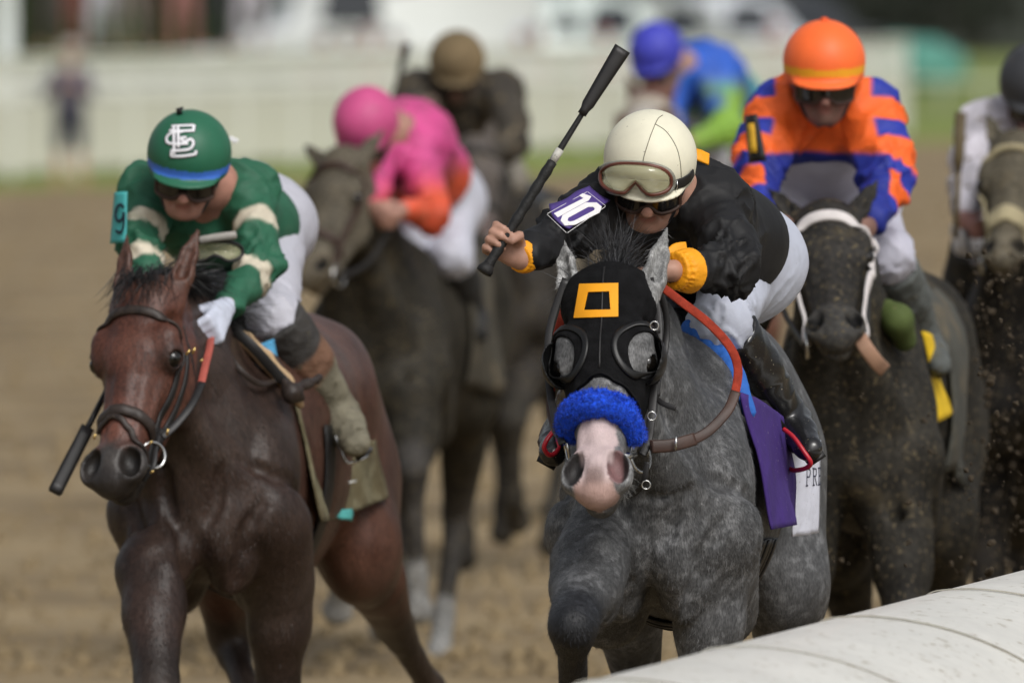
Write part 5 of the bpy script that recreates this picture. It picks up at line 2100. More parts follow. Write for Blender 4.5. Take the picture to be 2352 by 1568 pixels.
# whip
whip = empty('whip', whip_a, 0, 'black riding whip with padded end raised by the cream-helmeted rider', 'whip')
whip.location = tuple(J10.o + whip_a)
wl = np.linalg.norm(whip_b - whip_a)
M_GRIP = mat('whip_grip', (.011, .011, .011), .6, var=.3, bump=.8, bscale=160)
mb = MB().tube([wdir * t for t in np.linspace(.0, .30, 24)], [.0125 + .0012 * math.sin(i * 1.9) for i in range(24)], 14)
mb.build('handle', M_GRIP, whip)
MB().lathe([(.012, -.012), (.019, -.010), (.020, 0), (.013, .014)], (0, 0, 0), wdir, 18).build('knob', M_GRIP, whip)
MB().tube([wdir * t for t in np.linspace(.295, wl * .72, 16)], np.linspace(.0085, .0062, 16), 10).build('shaft', M_GRIP, whip)
MB().tube([wdir * .302, wdir * .335], .0098, 10).build('label_band', mat('band_paper', srgb(190, 188, 180), .5, var=.15, mud=.5, mudscale=160, mudcol=(.02, .02, .02)), whip)
sdv = unit(np.cross(wdir, V(0, 1, 0)))
Gs = []
for t in np.linspace(0, 1, 14):
    w_ = .011 + .008 * t if t > .08 else .007
    Gs.append([wdir * (wl * (.70 + .30 * t)) + sdv * w_ * a + V(0, -.004, 0) * (1 - a * a) for a in (-1, -.5, 0, .5, 1)])
MB().sheet(np.array(Gs), .012).build('flap', M_LEATHER_BLK, whip)

# ================================================================== the bay (number 9)
B9 = Frame(*P(486, 0, 30.95)[:2], -.155)
bh = HeadFrame(B9.at(312, 622, 30.62), B9.at(236, 1116, 30.34), -.30, .60, .06, 1.14)
zb = -.14


def bay_points(v, hc, c, h, fore, hind):
    l, t, q = hc.T
    on = (np.abs(l) < .13) & (q > -.2) & (q < .1) & (t < .72) & (t > -.3)
    n1 = vnoise(v * 5, 4) * .5 + .5
    body = ~on
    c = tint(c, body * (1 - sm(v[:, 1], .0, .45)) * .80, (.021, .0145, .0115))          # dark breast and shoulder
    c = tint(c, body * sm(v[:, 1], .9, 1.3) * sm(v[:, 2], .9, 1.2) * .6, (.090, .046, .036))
    c = tint(c, body * sm(n1, .55, .8) * .3, (.060, .044, .033))                      # drying dust
    c = tint(c, on * sm(t, .0, .1) * .8, (.100, .034, .021))
    c = tint(c, on * sm(t, .30, .42) * (1 - sm(np.abs(l), .03, .05)) * .5, (.16, .055, .036))
    for m in (-1, 1):
        d = np.linalg.norm(v - h(m * .088, .222, -.07), axis=1)
        c = tint(c, (1 - sm(d, .025, .055)) * on * .8, (.018, .012, .010))
        e = np.linalg.norm((hc - V(m * .048, .526, -.013)) / V(.0205 * 1.15, .043, .036), axis=1)
        nst = (1 - sm(e, 1.03, 1.14)) * on if m < 0 else np.maximum(nst, (1 - sm(e, 1.03, 1.14)) * on)
    c = tint(c, on * sm(t + .02 * vnoise(v * 30, 3), .455, .50), (.045, .042, .040), .6)
    c = tint(c, on * sm(t, .53, .56), (.022, .020, .020), .6)
    c = tint(c, nst, (.004, .004, .004))
    return c


b_fore = [
    [B9.at(400, 1210, 30.85), B9.at(348, 1310, 30.70), B9.at(362, 1610, 30.45), B9.at(372, 1880, 30.4), B9.at(366, 1950, 30.3)],
    [B9.at(628, 1215, 30.9), B9.at(640, 1340, 31.0), B9.at(638, 1630, 31.1), B9.at(620, 1860, 31.5), B9.at(610, 1930, 31.55)],
]
b_hind = [
    [V(-.14, 1.28, 1.10), V(-.17, 1.05, .85), B9.at(525, 1470, 32.2), B9.at(588, 1640, 32.0), B9.at(590, 1720, 31.9)],
    [B9.at(800, 1130, 32.45), B9.at(828, 1260, 32.25), B9.at(908, 1440, 32.75), B9.at(990, 1580, 33.0), B9.at(1015, 1660, 33.0)],
]
M_BAY = mat('bay_coat', attr=True, rough=.44, var=.45, vscale=7, fine=.5, finescale=150, bump=.6, fold=.38, fscale=8, fstretch=(1.5, 1.5, .5), bscale=190, bstretch=(1.6, 1.6, .45),
            spec=.36, hvar=((.060, .045, .036), 3.5, .30))
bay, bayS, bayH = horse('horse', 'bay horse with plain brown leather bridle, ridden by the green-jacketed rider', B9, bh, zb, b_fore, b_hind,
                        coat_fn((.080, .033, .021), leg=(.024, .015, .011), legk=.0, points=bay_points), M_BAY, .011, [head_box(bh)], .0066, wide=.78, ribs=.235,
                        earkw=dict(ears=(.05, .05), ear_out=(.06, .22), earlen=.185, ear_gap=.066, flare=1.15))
coat_hair(bayS, bh, bay, M_BAY, 60000, 4, .013, .0014, lambda hc: hc[:, 1] < .46)
M_BAYTACK = mat('worn_brown_leather', (.030, .021, .017), .5, var=.35, vscale=60, mud=.2, mudscale=120)
M_BLKHAIR = mat('black_mane', (.008, .008, .008), .45, var=.5, vscale=60)
bb = empty('bridle', (0, 0, 0)); bb.parent = bay
strap('browband', bayH, [bh(-.098, .135, -.10), bh(-.085, .125, -.04), bh(-.04, .112, .0), bh(.03, .112, .0), bh(.085, .128, -.04), bh(.10, .15, -.10)], .024, .007, M_BAYTACK, bb, crown=.3)
strap('noseband', bayH, [bh(-.075, .415, -.12), bh(-.06, .398, -.05), bh(-.02, .385, .0), bh(.03, .385, .0), bh(.065, .40, -.05), bh(.08, .43, -.12)], .030, .009, M_BAYTACK, bb, crown=.4)
strap('flash_strap', bayH, [bh(-.058, .425, -.04), bh(-.03, .405, .0), bh(.0, .402, .0), bh(.035, .425, .0), bh(.055, .465, -.03), bh(.06, .51, -.09)], .016, .006, M_BAYTACK, bb, off=.003, crown=.3)
for m in (-1, 1):
    strap('cheek_strap', bayH, [bh(m * .10, .15, -.10), bh(m * .098, .25, -.11), bh(m * .085, .35, -.115), bh(m * .075, .43, -.11), bh(m * .062, .51, -.10)], .020, .006, M_LEATHER_BLK, bb)
strap('cheek_strap', bayH, [bh(.105, .17, -.14), bh(.10, .26, -.15), bh(.09, .36, -.15), bh(.075, .44, -.13)], .018, .006, M_LEATHER_BLK, bb)
strap('throat_latch', bayH, [bh(.09, .10, -.12), bh(.10, .20, -.19), bh(.085, .28, -.235)], .014, .005, M_LEATHER_BLK, bb)
MB().tube(ring(B9.at(352, 1045, 30.42), V(.6, -.75, .2), .034, .004), .0042, 8, True).build('bit_ring', M_STEEL, bb)
put('bit_strap', M_LEATHER_BLK, bb, uvd(B9, [(372, 985, 30.48), (360, 1020, 30.44), (352, 1070, 30.40), (330, 1105, 30.40)]), .013, .004)
for u, v, du, dv_ in ((442, 812, 6, -14), (428, 815, 8, -12), (460, 830, 6, -5), (383, 1000, 3, -16), (342, 1020, 8, -8), (344, 1085, 10, -4), (216, 1008, 3, -12)):
    MB().tube(uvd(B9, [(u, v, 30.38), (u + du, v + dv_, 30.38)]), .0035, 6).build('buckle', M_BRASS, bb)
# reins
br = empty('rein', (0, 0, 0)); br.parent = bay
put('rubber_grip', mat('faded_red_rubber', srgb(170, 84, 72), .65, var=.2, bump=.5, bscale=400), br, uvd(B9, [(487, 760, 30.85), (482, 800, 30.72), (472, 840, 30.64), (462, 885, 30.58)]), .020, .006)
put('leather_end', M_LEATHER_BLK, br, uvd(B9, [(464, 880, 30.585), (440, 930, 30.52), (405, 975, 30.48), (372, 1005, 30.46)]), .020, .006)
nk = empty('neck_strap', (0, 0, 0)); nk.parent = bay
put('loop', M_BAYTACK, nk, uvd(B9, [(500, 770, 31.0), (520, 805, 30.9), (552, 850, 30.85), (600, 882, 30.9), (655, 868, 31.1)]), .016, .006)
# forelock and mane
nf = 700
rt = np.array([bh(x, y, q) for x, y, q in zip(rng.normal(0, .026, nf), rng.uniform(-.03, .05, nf), rng.uniform(-.06, -.005, nf))])
dr = np.array([bh.a * .9 + bh.s * rng.normal(.1, .35) + bh.n * rng.normal(.35, .2) for r in rt])
hair_strands('forelock', rt, dr, .075, .0024, M_BLKHAIR, bay, .3, .05, 6, 15, .4)
wit9 = V(0, .12, 1.50) + V(0, 0, zb)
nf = 900
tt9 = rng.random(nf)
rt = np.array([bh(0, .0, -.12) * (1 - t) + wit9 * t + V(rng.normal(0, .02), 0, .05 + .05 * math.sin(t * 3)) for t in tt9])
dr = np.array([V(.6 + rng.normal(0, .2), .3, .15 + rng.normal(0, .3)) for t in tt9])
hair_strands('mane', rt, dr, .12, .003, M_BLKHAIR, bay, .9, .06, 6, 16, .4)

# saddle cloths, pad and girth
M_MUDCL = mat('muddy_cloth', srgb(104, 98, 74), .9, var=.3, vscale=14, fold=.5, fscale=12, mud2=.55, mudcol=srgb(84, 74, 50), hvar=(srgb(150, 144, 116), 16, .5))
M_TEAL = mat('teal_cloth', srgb(84, 172, 168), .8, var=.15, vscale=18, mud=.3, mudscale=50)
M_TAN = mat('tan_fleece', srgb(186, 158, 122), .95, var=.2, vscale=40, bump=.6, bscale=150)
cl9 = empty('saddle_cloth', B9.o, B9.yaw, 'mud-caked saddle cloth with turquoise edge on the bay', 'saddle cloth', 'saddle cloths')
MB().sheet(patch_uvd(B9, [(676, 905, 31.2), (716, 925, 31.6), (774, 1192, 31.65), (742, 1197, 31.25)], 8, 20, .01, .012, 7), .006).build('front_panel', M_MUDCL, cl9)
MB().sheet(patch_uvd(B9, [(745, 1020, 31.70), (862, 1010, 32.15), (890, 1142, 32.2), (768, 1186, 31.75)], 16, 16, .012, .016, 8), .005).build('number_panel', M_MUDCL, cl9)
MB().sheet(patch_uvd(B9, [(683, 905, 31.33), (694, 902, 31.36), (738, 992, 31.40), (728, 995, 31.37)], 4, 12, .002, .004, 9), .005).build('turquoise_edge', M_TEAL, cl9)
MB().sheet(patch_uvd(B9, [(745, 1175, 31.6), (806, 1168, 31.8), (808, 1196, 31.8), (752, 1190, 31.6)], 8, 5, .004, .008, 10), .005).build('turquoise_edge', M_TEAL, cl9)
MB().sheet(patch_uvd(B9, [(784, 1108, 31.72), (818, 1102, 31.84), (818, 1107, 31.84), (784, 1113, 31.72)], 4, 3), .004).build('white_mark', mat('white_mark', srgb(220, 220, 215), .6), cl9)
S_ = SDF()
S_.chain([B9.at(*x) for x in [(515, 755, 31.1), (560, 780, 31.05), (610, 825, 31.05), (660, 880, 31.08), (690, 930, 31.15)]], [.022, .022, .022, .02, .012], .01)
v, f = S_.mesh(.007)
obj('tan_pad', mkmesh('tan_pad', add_folds(v, f, .003, 20, 3), f), M_TAN, cl9)
MB().sheet(patch_uvd(B9, [(590, 792, 31.08), (628, 778, 31.2), (638, 824, 31.2), (612, 832, 31.1)], 5, 6, .004, .004, 4), .006).build('light_blue_edge', mat('sky_blue_cloth', srgb(90, 170, 215), .8, var=.1), cl9)
put('pad_strap', M_LEATHER_BLK, cl9, uvd(B9, [(516, 742, 31.0), (575, 790, 30.97), (640, 862, 30.99), (668, 890, 31.0)]), .028, .008)
gi9 = empty('girth', B9.o, B9.yaw, 'dark girth under the belly of the bay', 'girth', 'girths')
a = np.linspace(-2.0, 2.0, 50)
p, n = bayS.base.proj(np.array([(.42 * math.sin(x), .46, 1.12 + zb - .48 * math.cos(x)) for x in a]), .006, 14)
MB().ribbon(p, n, .09, .006).build('band', M_LEATHER_BLK, gi9)
sa9 = empty('saddle', B9.o, B9.yaw, 'small racing saddle with steel stirrups on the bay', 'saddle', 'racing saddles')
S_ = SDF()
S_.cone(V(0, .42, 1.52 + zb), V(0, .80, 1.53 + zb), .10, .11, .04, (V(1, 0, 0), 1.3))
S_.half(V(0, 0, 1.44 + zb), V(0, 0, 1), .02)
v, f = S_.mesh(.014)
obj('seat', mkmesh('seat', v, f), M_LEATHER_BLK, sa9)
S_ = SDF()
S_.chain([B9.at(*x) for x in [(655, 880, 30.98), (668, 905, 30.97), (690, 912, 31.0)]], [.014, .020, .013], .02)
S_.chain([B9.at(*x) for x in [(672, 895, 30.97), (705, 882, 31.05), (735, 868, 31.15)]], [.013, .012, .011], .02)
v, f = S_.mesh(.006)
obj('rolled_rein', mkmesh('rolled_rein', add_folds(v, f, .003, 30, 3), f), M_BAYTACK, sa9)
stirrup(B9, [(770, 1000, 31.42), (785, 1035, 31.40), (800, 1062, 31.40), (838, 1050, 31.42), (852, 1030, 31.46)], None, sa9, M_STEEL, .005)

# ================================================================== rider of the bay
b0 = P(590, 700, 31.7)
J9 = Frame(b0[0], b0[1], 0.0, b0[2])
at = J9.at
hd9 = HumanHead(at(433, 374, 31.12), V(-.06, -1, -.30), V(.09, -.32, 1), .98)
JN = dict(head=hd9, neck=at(475, 425, 31.30), chest=at(470, 480, 31.45), waist=at(540, 520, 31.8), pelvis=at(580, 520, 32.05),
          sho_l=at(345, 445, 31.32), elb_l=at(318, 570, 31.15), wri_l=at(345, 690, 30.98),
          sho_r=at(565, 440, 31.35), elb_r=at(600, 612, 31.15), wri_r=at(512, 712, 30.86),
          hip_l=at(500, 545, 32.0), kne_l=at(455, 735, 31.55), ank_l=at(330, 960, 31.8), toe_l=at(310, 1010, 31.6),
          hip_r=at(615, 520, 31.98), kne_r=at(628, 735, 31.34), ank_r=at(778, 955, 31.56), toe_r=at(818, 1018, 31.38),
          hand_l=dict(fdir=V(-.2, -.3, -1), palm=V(0, -1, .2), side=V(1, 0, 0), curl=(70, 80, 50), k=.95),
          hand_r=dict(fdir=at(455, 742, 30.72) - at(512, 712, 30.86), palm=V(-.35, .5, -.8), side=V(-.45, -.35, .8), curl=(62, 75, 50), k=1.12))
GRN = np.array(srgb(40, 94, 70))
CRM = np.array(srgb(205, 196, 176))


def jacket9(v, J):
    c = np.tile(GRN, (len(v), 1))

    def blend(w, col):
        nonlocal c
        c = c * (1 - w[:, None]) + col * w[:, None]
    band = lambda t, a, b_: sm(t, a - .03, a + .03) * (1 - sm(t, b_ - .03, b_ + .03))
    for s in 'lr':
        d, t = seg_dist(v, J['sho_' + s], J['elb_' + s])
        d2, t2 = seg_dist(v, J['elb_' + s], J['wri_' + s])
        lo_, hi_ = (.42, .60) if s == 'r' else (.62, .80)
        blend((1 - sm(d, .12, .13)) * band(t, lo_, hi_), CRM)
        blend((1 - sm(d2, .085, .10)) * band(t2, .20, .38), CRM)
    blend(sm(vnoise(v * 12, 6), .1, .6) * .35, np.array(srgb(70, 104, 84)))
    return c


def helm9(v, h):
    c = np.tile(np.array(srgb(38, 100, 74)), (len(v), 1))
    hc = h.inv(v)
    z = hc[:, 2]
    band = (z > -.006) & (z < .016) & (np.linalg.norm(hc[:, :2] / V(.112, .13), axis=1) < 1.08)
    c[band] = srgb(62, 112, 205)
    return c


def boots9(v, J, s):
    k, a = J['kne_' + s], J['ank_' + s]
    d = unit(a - k)
    t = ((v - k) @ d) / np.linalg.norm(a - k)
    c = np.tile(np.array(srgb(58, 56, 54)), (len(v), 1))
    w = sm(t, .28, .32)
    c = c * (1 - w[:, None]) + np.array(srgb(112, 82, 64)) * w[:, None]
    w = sm(t + .03 * vnoise(v * 25, 2), .50, .56)
    c = c * (1 - w[:, None]) + np.array(srgb(116, 111, 94)) * w[:, None]
    return c


M_BOOTMUD = mat('muddy_boot', attr=True, rough=.75, var=.25, vscale=22, mud=.5, mudscale=30, mudcol=srgb(80, 74, 58), fold=.4, fscale=22)
look9 = dict(jacket=jacket9, breeches=srgb(186, 186, 196), boots=boots9, bootmat=M_BOOTMUD, helmet=helm9, seed=8, fold=.012, fsc=10, ease=-.016, glove=srgb(200, 206, 222),
             sleeve_l=.9, sleeve_r=.84, skin=(.40, .20, .15), breech=.02, boot_top=.0, bootr=1.18, jh=.0085)
rider9, R9 = jockey('person', 'rider in green jacket and green cap with white letters on the bay', J9, JN, look9, .010,
                    [(hd9.o - .15, hd9.o + .15), (JN['wri_r'] - .14, JN['wri_r'] + .08)], .0062)
# cap button and white interlocked letters on the cap front
HS9 = R9['HS']
p, n = hit(HS9, J9, [(413, 262)], 30.4, 31.4, .0)
MB().tube([p[0], p[0] + n[0] * .012, p[0] + n[0] * .014 + V(.012, 0, .004)], [.009, .008, .003], 8).build('cap_button', M_LEATHER_BLK, R9['helmet'])


def cap_letters(polys, w, off, mtl, name):
    mb = MB()
    for pl in polys:
        q = spline([(a, b, 0) for a, b in pl], 6)[:, :2] if len(pl) > 2 else np.array([np.array(pl[0]) * (1 - t) + np.array(pl[1]) * t for t in np.linspace(0, 1, 8)])
        p, n = hit(HS9, J9, q, 30.4, 31.4, off)
        mb.ribbon(p, n, w, .0018)
    return mb.build(name, mtl, R9['helmet'])


emb = [[(394, 290), (420, 289), (446, 288)], [(389, 300), (404, 300)], [(399, 290), (400, 358)], [(409, 292), (410, 340)],
       [(404, 302), (428, 301), (446, 300)], [(446, 288), (443, 303)], [(428, 316), (416, 318), (424, 326), (438, 320), (444, 330), (436, 342), (414, 346), (392, 346)],
       [(420, 303), (396, 305), (383, 316), (386, 328), (404, 331), (432, 330)], [(392, 359), (420, 359), (450, 354)], [(394, 349), (393, 359)], [(450, 346), (449, 355)]]
M_NAVY = mat('navy_thread', srgb(24, 34, 52), .7, var=.1)
cap_letters(emb, .0115, .0008, M_NAVY, 'emblem_outline')
cap_letters(emb, .0072, .0022, mat('white_thread', srgb(236, 236, 240), .7, var=.05), 'emblem')
# teal arm tag with a 9
M_TEALTAG = mat('teal_tag', srgb(70, 168, 168), .5, var=.08)
tag9 = empty('number_tag', (0, 0, 0)); tag9.parent = R9['jacket']
T9 = patch_uvd(J9, [(264, 442, 31.14), (292, 440, 31.10), (290, 556, 31.08), (254, 560, 31.14)], 6, 14, .006)
MB().sheet(T9, .004).build('tag_leather', M_TEALTAG, tag9)
c9 = T9.reshape(-1, 3).mean(0)
n9 = unit(np.cross(T9[-1, 0] - T9[0, 0], T9[0, -1] - T9[0, 0])); n9 = n9 if n9[1] < 0 else -n9


def on_plane2(fr, uv, c, n, d0, d1):
    o = []
    for u, v in uv:
        a, b = fr.at(u, v, d0), fr.at(u, v, d1)
        o.append(a + (b - a) * (((c - a) @ n) / ((b - a) @ n)))
    return np.array(o)


q = on_plane2(J9, spline([(x, y, 0) for x, y in [(285, 478), (277, 470), (268, 478), (266, 498), (272, 508), (281, 502), (285, 488), (284, 520), (277, 534), (266, 530)]], 5)[:, :2], c9 + n9 * .009, n9, 30, 32)
MB().ribbon(q, np.tile(n9, (len(q), 1)), .0085, .0015).build('digit', M_NAVY, tag9)
# white letters on the back of the jacket
q, n = hit(R9['K'], J9, [(520, 312), (526, 322), (532, 316), (538, 326), (546, 320)], 30.8, 32.5, .002)
MB().ribbon(q, n, .010, .002).build('back_lettering', mat('white_letter', srgb(235, 235, 240), .6), R9['jacket'])
# spare goggles hanging at the throat
gg = empty('spare_goggles', (0, 0, 0)); gg.parent = rider9
tt = np.linspace(0, 2 * math.pi, 40, endpoint=False)
ctr9 = [(495 + 62 * math.copysign(abs(math.cos(x)) ** .8, math.cos(x)) + 0 * x, 578 + 24 * math.copysign(abs(math.sin(x)) ** .8, math.sin(x)) - (16 * math.exp(-((62 * math.cos(x)) / 14) ** 2) if math.sin(x) > 0 else 0)) for x in tt]
rings = [np.array([at(495 + (a - 495) * s_, 574 + (b - 574) * s_, 31.0 + .03 * abs((a - 495) / 62) ** 2 * s_) for a, b in ctr9 + ctr9[:1]]) for s_ in (.02, .5, 1.0)]
MB().sheet(np.array(rings), .002).build('lens', M_LENS_CLR, gg)
MB().tube(rings[-1][:-1], .005, 8, True).build('frame', M_LEATHER_BLK, gg)
MB().tube(spline([at(460, 552, 30.99), at(500, 545, 30.98), at(540, 540, 31.0)], 6), .011, 8).build('strap', mat('grey_elastic', srgb(150, 146, 140), .8, var=.2), gg)
# whip held low beside the horse's head
wa, wb = B9.L(J9.o + JN['wri_l']) if False else P(345, 700, 30.9), P(126, 1130, 30.5)
wh9 = empty('whip', wa, 0, 'black whip held low beside the head of the bay', 'whip')
wd9 = wb - wa
MB().tube([wd9 * t for t in np.linspace(-.05, .68, 8)], .008, 10).build('shaft', M_LEATHER_BLK, wh9)
Gs = []
u9 = unit(np.cross(wd9, V(0, 1, 0)))
for t in np.linspace(.66, 1.0, 10):
    Gs.append([wd9 * t + u9 * a * (.016 + .004 * (t - .66)) + V(0, -.004, 0) * (1 - a * a) for a in (-1, -.5, 0, .5, 1)])
MB().sheet(np.array(Gs), .014).build('flap', M_LEATHER_BLK, wh9)

# ================================================================== the rest of the field
def crouch(hd_c, s=1.0, side=0.0, up=0.0):
    """joints of a crouching rider from the head centre; up = how upright the back is (m)"""
    o = dict(neck=(.0, .13, -.08), chest=(.0, .26, -.16), waist=(.0, .48, -.24), pelvis=(.0, .68, -.28))
    J = {k: hd_c + V(v[0] + side * v[1] * .5, v[1] * (1 - up * 1.2), v[2] - up * (.35 * v[1] / .68)) * s for k, v in o.items()}
    for k, m in (('l', -1), ('r', 1)):
        for nm, p in (('sho', (.165, .15, -.11)), ('elb', (.22, .0, -.31)), ('wri', (.10, -.20, -.36)), ('hip', (.10, .66, -.30)),
                      ('kne', (.19, .28, -.46)), ('ank', (.26, .52, -.78)), ('toe', (.28, .38, -.84))):
            dz = p[2] - (up * .30 if nm in ('hip', 'kne', 'ank', 'toe') else up * .1)
            J[nm + '_' + k] = hd_c + V(m * p[0] + side * p[1] * .5, p[1] * (1 - up * .8), dz) * s
        J['hand_' + k] = dict(fdir=V(-m * .3, -.6, -.2), palm=V(0, 0, -1), side=V(0, -1, .2) if False else V(-.2 * m, -.3, 1), curl=(65, 78, 50))
    return J


def gallop(z, ph=0, w=1.0):
    a = [V(-.15 * w, -.04, 1.10) + z, V(-.16 * w, -.06, .90) + z, V(-.15 * w, -.36, .70) + z, V(-.14 * w, -.26, .40) + z, V(-.14 * w, -.14, .30) + z]
    b = [V(-.15 * w, 0, 1.10) + z, V(-.16 * w, .06, .88) + z, V(-.15 * w, .04, .50) + z, V(-.14 * w, .10, .20) + z * .5, V(-.14 * w, .06, .08)]
    c = [V(-.14 * w, 1.30, 1.10) + z, V(-.18 * w, 1.02, .88) + z, V(-.16 * w, 1.30, .55) + z, V(-.15 * w, .98, .24), V(-.15 * w, .88, .10)]
    d = [V(-.14 * w, 1.34, 1.10) + z, V(-.19 * w, 1.24, .84) + z, V(-.17 * w, 1.60, .54) + z, V(-.16 * w, 1.50, .24), V(-.16 * w, 1.46, .12)]
    mir = lambda L: [p * V(-1, 1, 1) for p in L]
    if ph == 0:
        return [a, mir(b)], [c, mir(d)]
    return [b, mir(a)], [d, mir(c)]


M_MUDCOAT = mat('mud_splashed_coat', attr=True, rough=.7, var=.5, vscale=5, fine=.4, finescale=60, mud=.70, mudscale=62, mudcol=srgb(96, 86, 66), mud2=.10, spec=.15)
M_MUDSILK = mat('muddy_silk', attr=True, rough=.6, var=.2, vscale=10, mud=.50, mudscale=30, mudcol=srgb(104, 92, 70), mud2=.10, fold=.2, fscale=12)
M_HEAVYMUD = mat('mud_caked_silk', attr=True, rough=.85, var=.35, vscale=8, mud=.72, mudscale=22, mudcol=srgb(112, 98, 74), mud2=.28, fold=.3, fscale=12)
M_MUDCAP = mat('muddy_cap', attr=True, rough=.55, var=.1, vscale=10, mud=.30, mudscale=35, mudcol=srgb(104, 92, 70))


def tack_simple(h, H, root, mtl, nose=True, brow=.024, nosew=.026, coff=.003):
    br = empty('bridle', (0, 0, 0)); br.parent = root
    strap('browband', H, [h(-.10, .14, -.11), h(-.085, .125, -.04), h(-.04, .108, .0), h(.04, .108, .0), h(.085, .125, -.04), h(.10, .14, -.11)], brow, .010, mtl, br, n=5, crown=.4)
    if nose:
        strap('noseband', H, [h(-.075, .43, -.12), h(-.06, .41, -.05), h(-.02, .395, .0), h(.02, .395, .0), h(.06, .41, -.05), h(.075, .43, -.12)], nosew, .010, mtl, br, n=5, crown=.4)
    for m in (-1, 1):
        strap('cheek_strap', H, [h(m * .10, .14, -.08), h(m * .10, .26, -.085), h(m * .085, .36, -.085), h(m * .07, .46, -.085), h(m * .06, .53, -.085)], brow * .9, .010, mtl, br, off=coff, n=5)
        MB().tube(ring(h(m * .072, .535, -.10), h.s, .036, .004, 18), .005, 6, True).build('bit_ring', M_STEEL, br)
    return br


def reins_simple(fr, h, root, hands, mtl):
    for m, hp in zip((-1, 1), hands):
        r = MB()
        a, b = h(m * .075, .54, -.10), hp
        p = spline([a, (a + b) / 2 + V(0, 0, -.06), b], 6)
        MB().ribbon(p, np.tile(V(m * .8, -.6, 0), (len(p), 1)), .02, .005).build('rein', mtl, root)


def saddle_gear(fr, S, z, w, cloth_col, label, label2, wide=1.0, mudc=True):
    cl = empty('saddle_cloth', fr.o, fr.yaw, label, 'saddle cloth', 'saddle cloths')
    m_ = mat('cloth_' + label[:20], cloth_col, .85, var=.25, vscale=10, fold=.4, fscale=10, mud2=.25 if mudc else 0, mud=.2, mudscale=40)
    for m in (-1, 1):
        Gp = np.array([[(m * (.12 + .22 * t), y, 1.50 - .50 * t) for t in np.linspace(0, 1, 12)] for y in np.linspace(.46, .92, 10)]) + z
        p, n = S.base.proj(Gp.reshape(-1, 3), .014, 8)
        MB().sheet(p.reshape(10, 12, 3), .008).build('side_panel', m_, cl)
    sd = empty('saddle', fr.o, fr.yaw, label2, 'saddle', 'racing saddles')
    Q = SDF()
    Q.cone(V(0, .42, 1.52) + z, V(0, .80, 1.53) + z, .10, .11, .04, (V(1, 0, 0), 1.3))
    Q.half(V(0, 0, 1.44) + z, V(0, 0, 1), .02)
    v, f = Q.mesh(.02)
    obj('seat', mkmesh('seat', v, f), M_LEATHER_BLK, sd)
    return cl, sd


def hand_pt(J, s):
    return J['wri_' + s] + unit(J['hand_' + s]['fdir']) * .07


# ---------------- orange cap, dark horse with white bridle
FO = Frame(*P(1955, 0, 32.5)[:2], -.125)
oh = HeadFrame(FO.at(1893, 440, 32.15), FO.at(1920, 762, 31.72), .02, .60, 0, 1.16)
zo = V(0, 0, -.05)
of, oq = gallop(zo, 1, .85)
of[0] = [FO.at(1870, 1120, 32.4), FO.at(1850, 1210, 32.4), FO.at(1830, 1480, 32.4), FO.at(1830, 1700, 32.7), FO.at(1825, 1780, 32.7)]
of[1] = [FO.at(2050, 1110, 32.4), FO.at(2065, 1220, 32.35), FO.at(2085, 1480, 32.2), FO.at(2085, 1690, 32.3), FO.at(2085, 1780, 32.3)]


def dark_points(face, muz):
    def f(v, hc, c, h, fore, hind):
        l, t, q = hc.T
        on = (np.abs(l) < .14) & (q > -.2) & (q < .1) & (t < .72) & (t > -.3)
        c = tint(c, on * .8, face)
        c = tint(c, on * sm(t, .44, .5), muz)
        for m in (-1, 1):
            c = tint(c, (1 - sm(np.linalg.norm(v - h(m * .046, .528, -.034), axis=1), .022, .036)) * on, (.006, .006, .006))
        return c
    return f


orh, orS, orH = horse('horse', 'dark muddy horse with white bridle, ridden by the orange-capped rider', FO, oh, zo[2], of, oq,
                      coat_fn((.023, .021, .017), leg=(.030, .027, .024), points=dark_points((.028, .026, .024), (.045, .043, .040))), M_MUDCOAT, .016, [head_box(oh)], .008, wide=.84,
                      earkw=dict(ears=(.1, .1), ear_out=(.55, .55), earlen=.17, ear_gap=.066))
M_WBRID = mat('white_bridle', srgb(206, 200, 198), .6, var=.12)
tack_simple(oh, orH, orh, M_WBRID, False, .036, .026, .014)
hdO = HumanHead(P(1893, 168, 32.45) * 0 + FO.o * 0 + P(1893, 166, 32.45), V(0, -1, -.16), V(0, -.16, 1), 1.0)
JO_o = P(1893, 450, 33.0)
JO = Frame(JO_o[0], JO_o[1], 0, JO_o[2])
hdO.o = JO.at(1893, 165, 32.45)
Jo = crouch(hdO.o, 1.0, .10, .28)
ao = JO.at
Jo.update(head=hdO, neck=ao(1893, 232, 32.6), chest=ao(1888, 300, 32.72), waist=ao(1888, 340, 32.86), pelvis=ao(1890, 425, 33.05),
          sho_l=ao(1792, 262, 32.6), sho_r=ao(1995, 258, 32.6), elb_l=ao(1738, 398, 32.45), elb_r=ao(2040, 405, 32.45), wri_l=ao(1748, 520, 32.2), wri_r=ao(1992, 525, 32.2),
          hip_l=ao(1815, 450, 33.0), hip_r=ao(1970, 450, 33.0), kne_l=ao(1755, 600, 32.6), kne_r=ao(2040, 590, 32.6), ank_l=ao(1700, 800, 32.9), ank_r=ao(2125, 790, 32.95),
          toe_l=ao(1690, 840, 32.7), toe_r=ao(2158, 838, 32.75))
OR_, BL_ = np.array(srgb(240, 104, 40)), np.array(srgb(38, 54, 156))


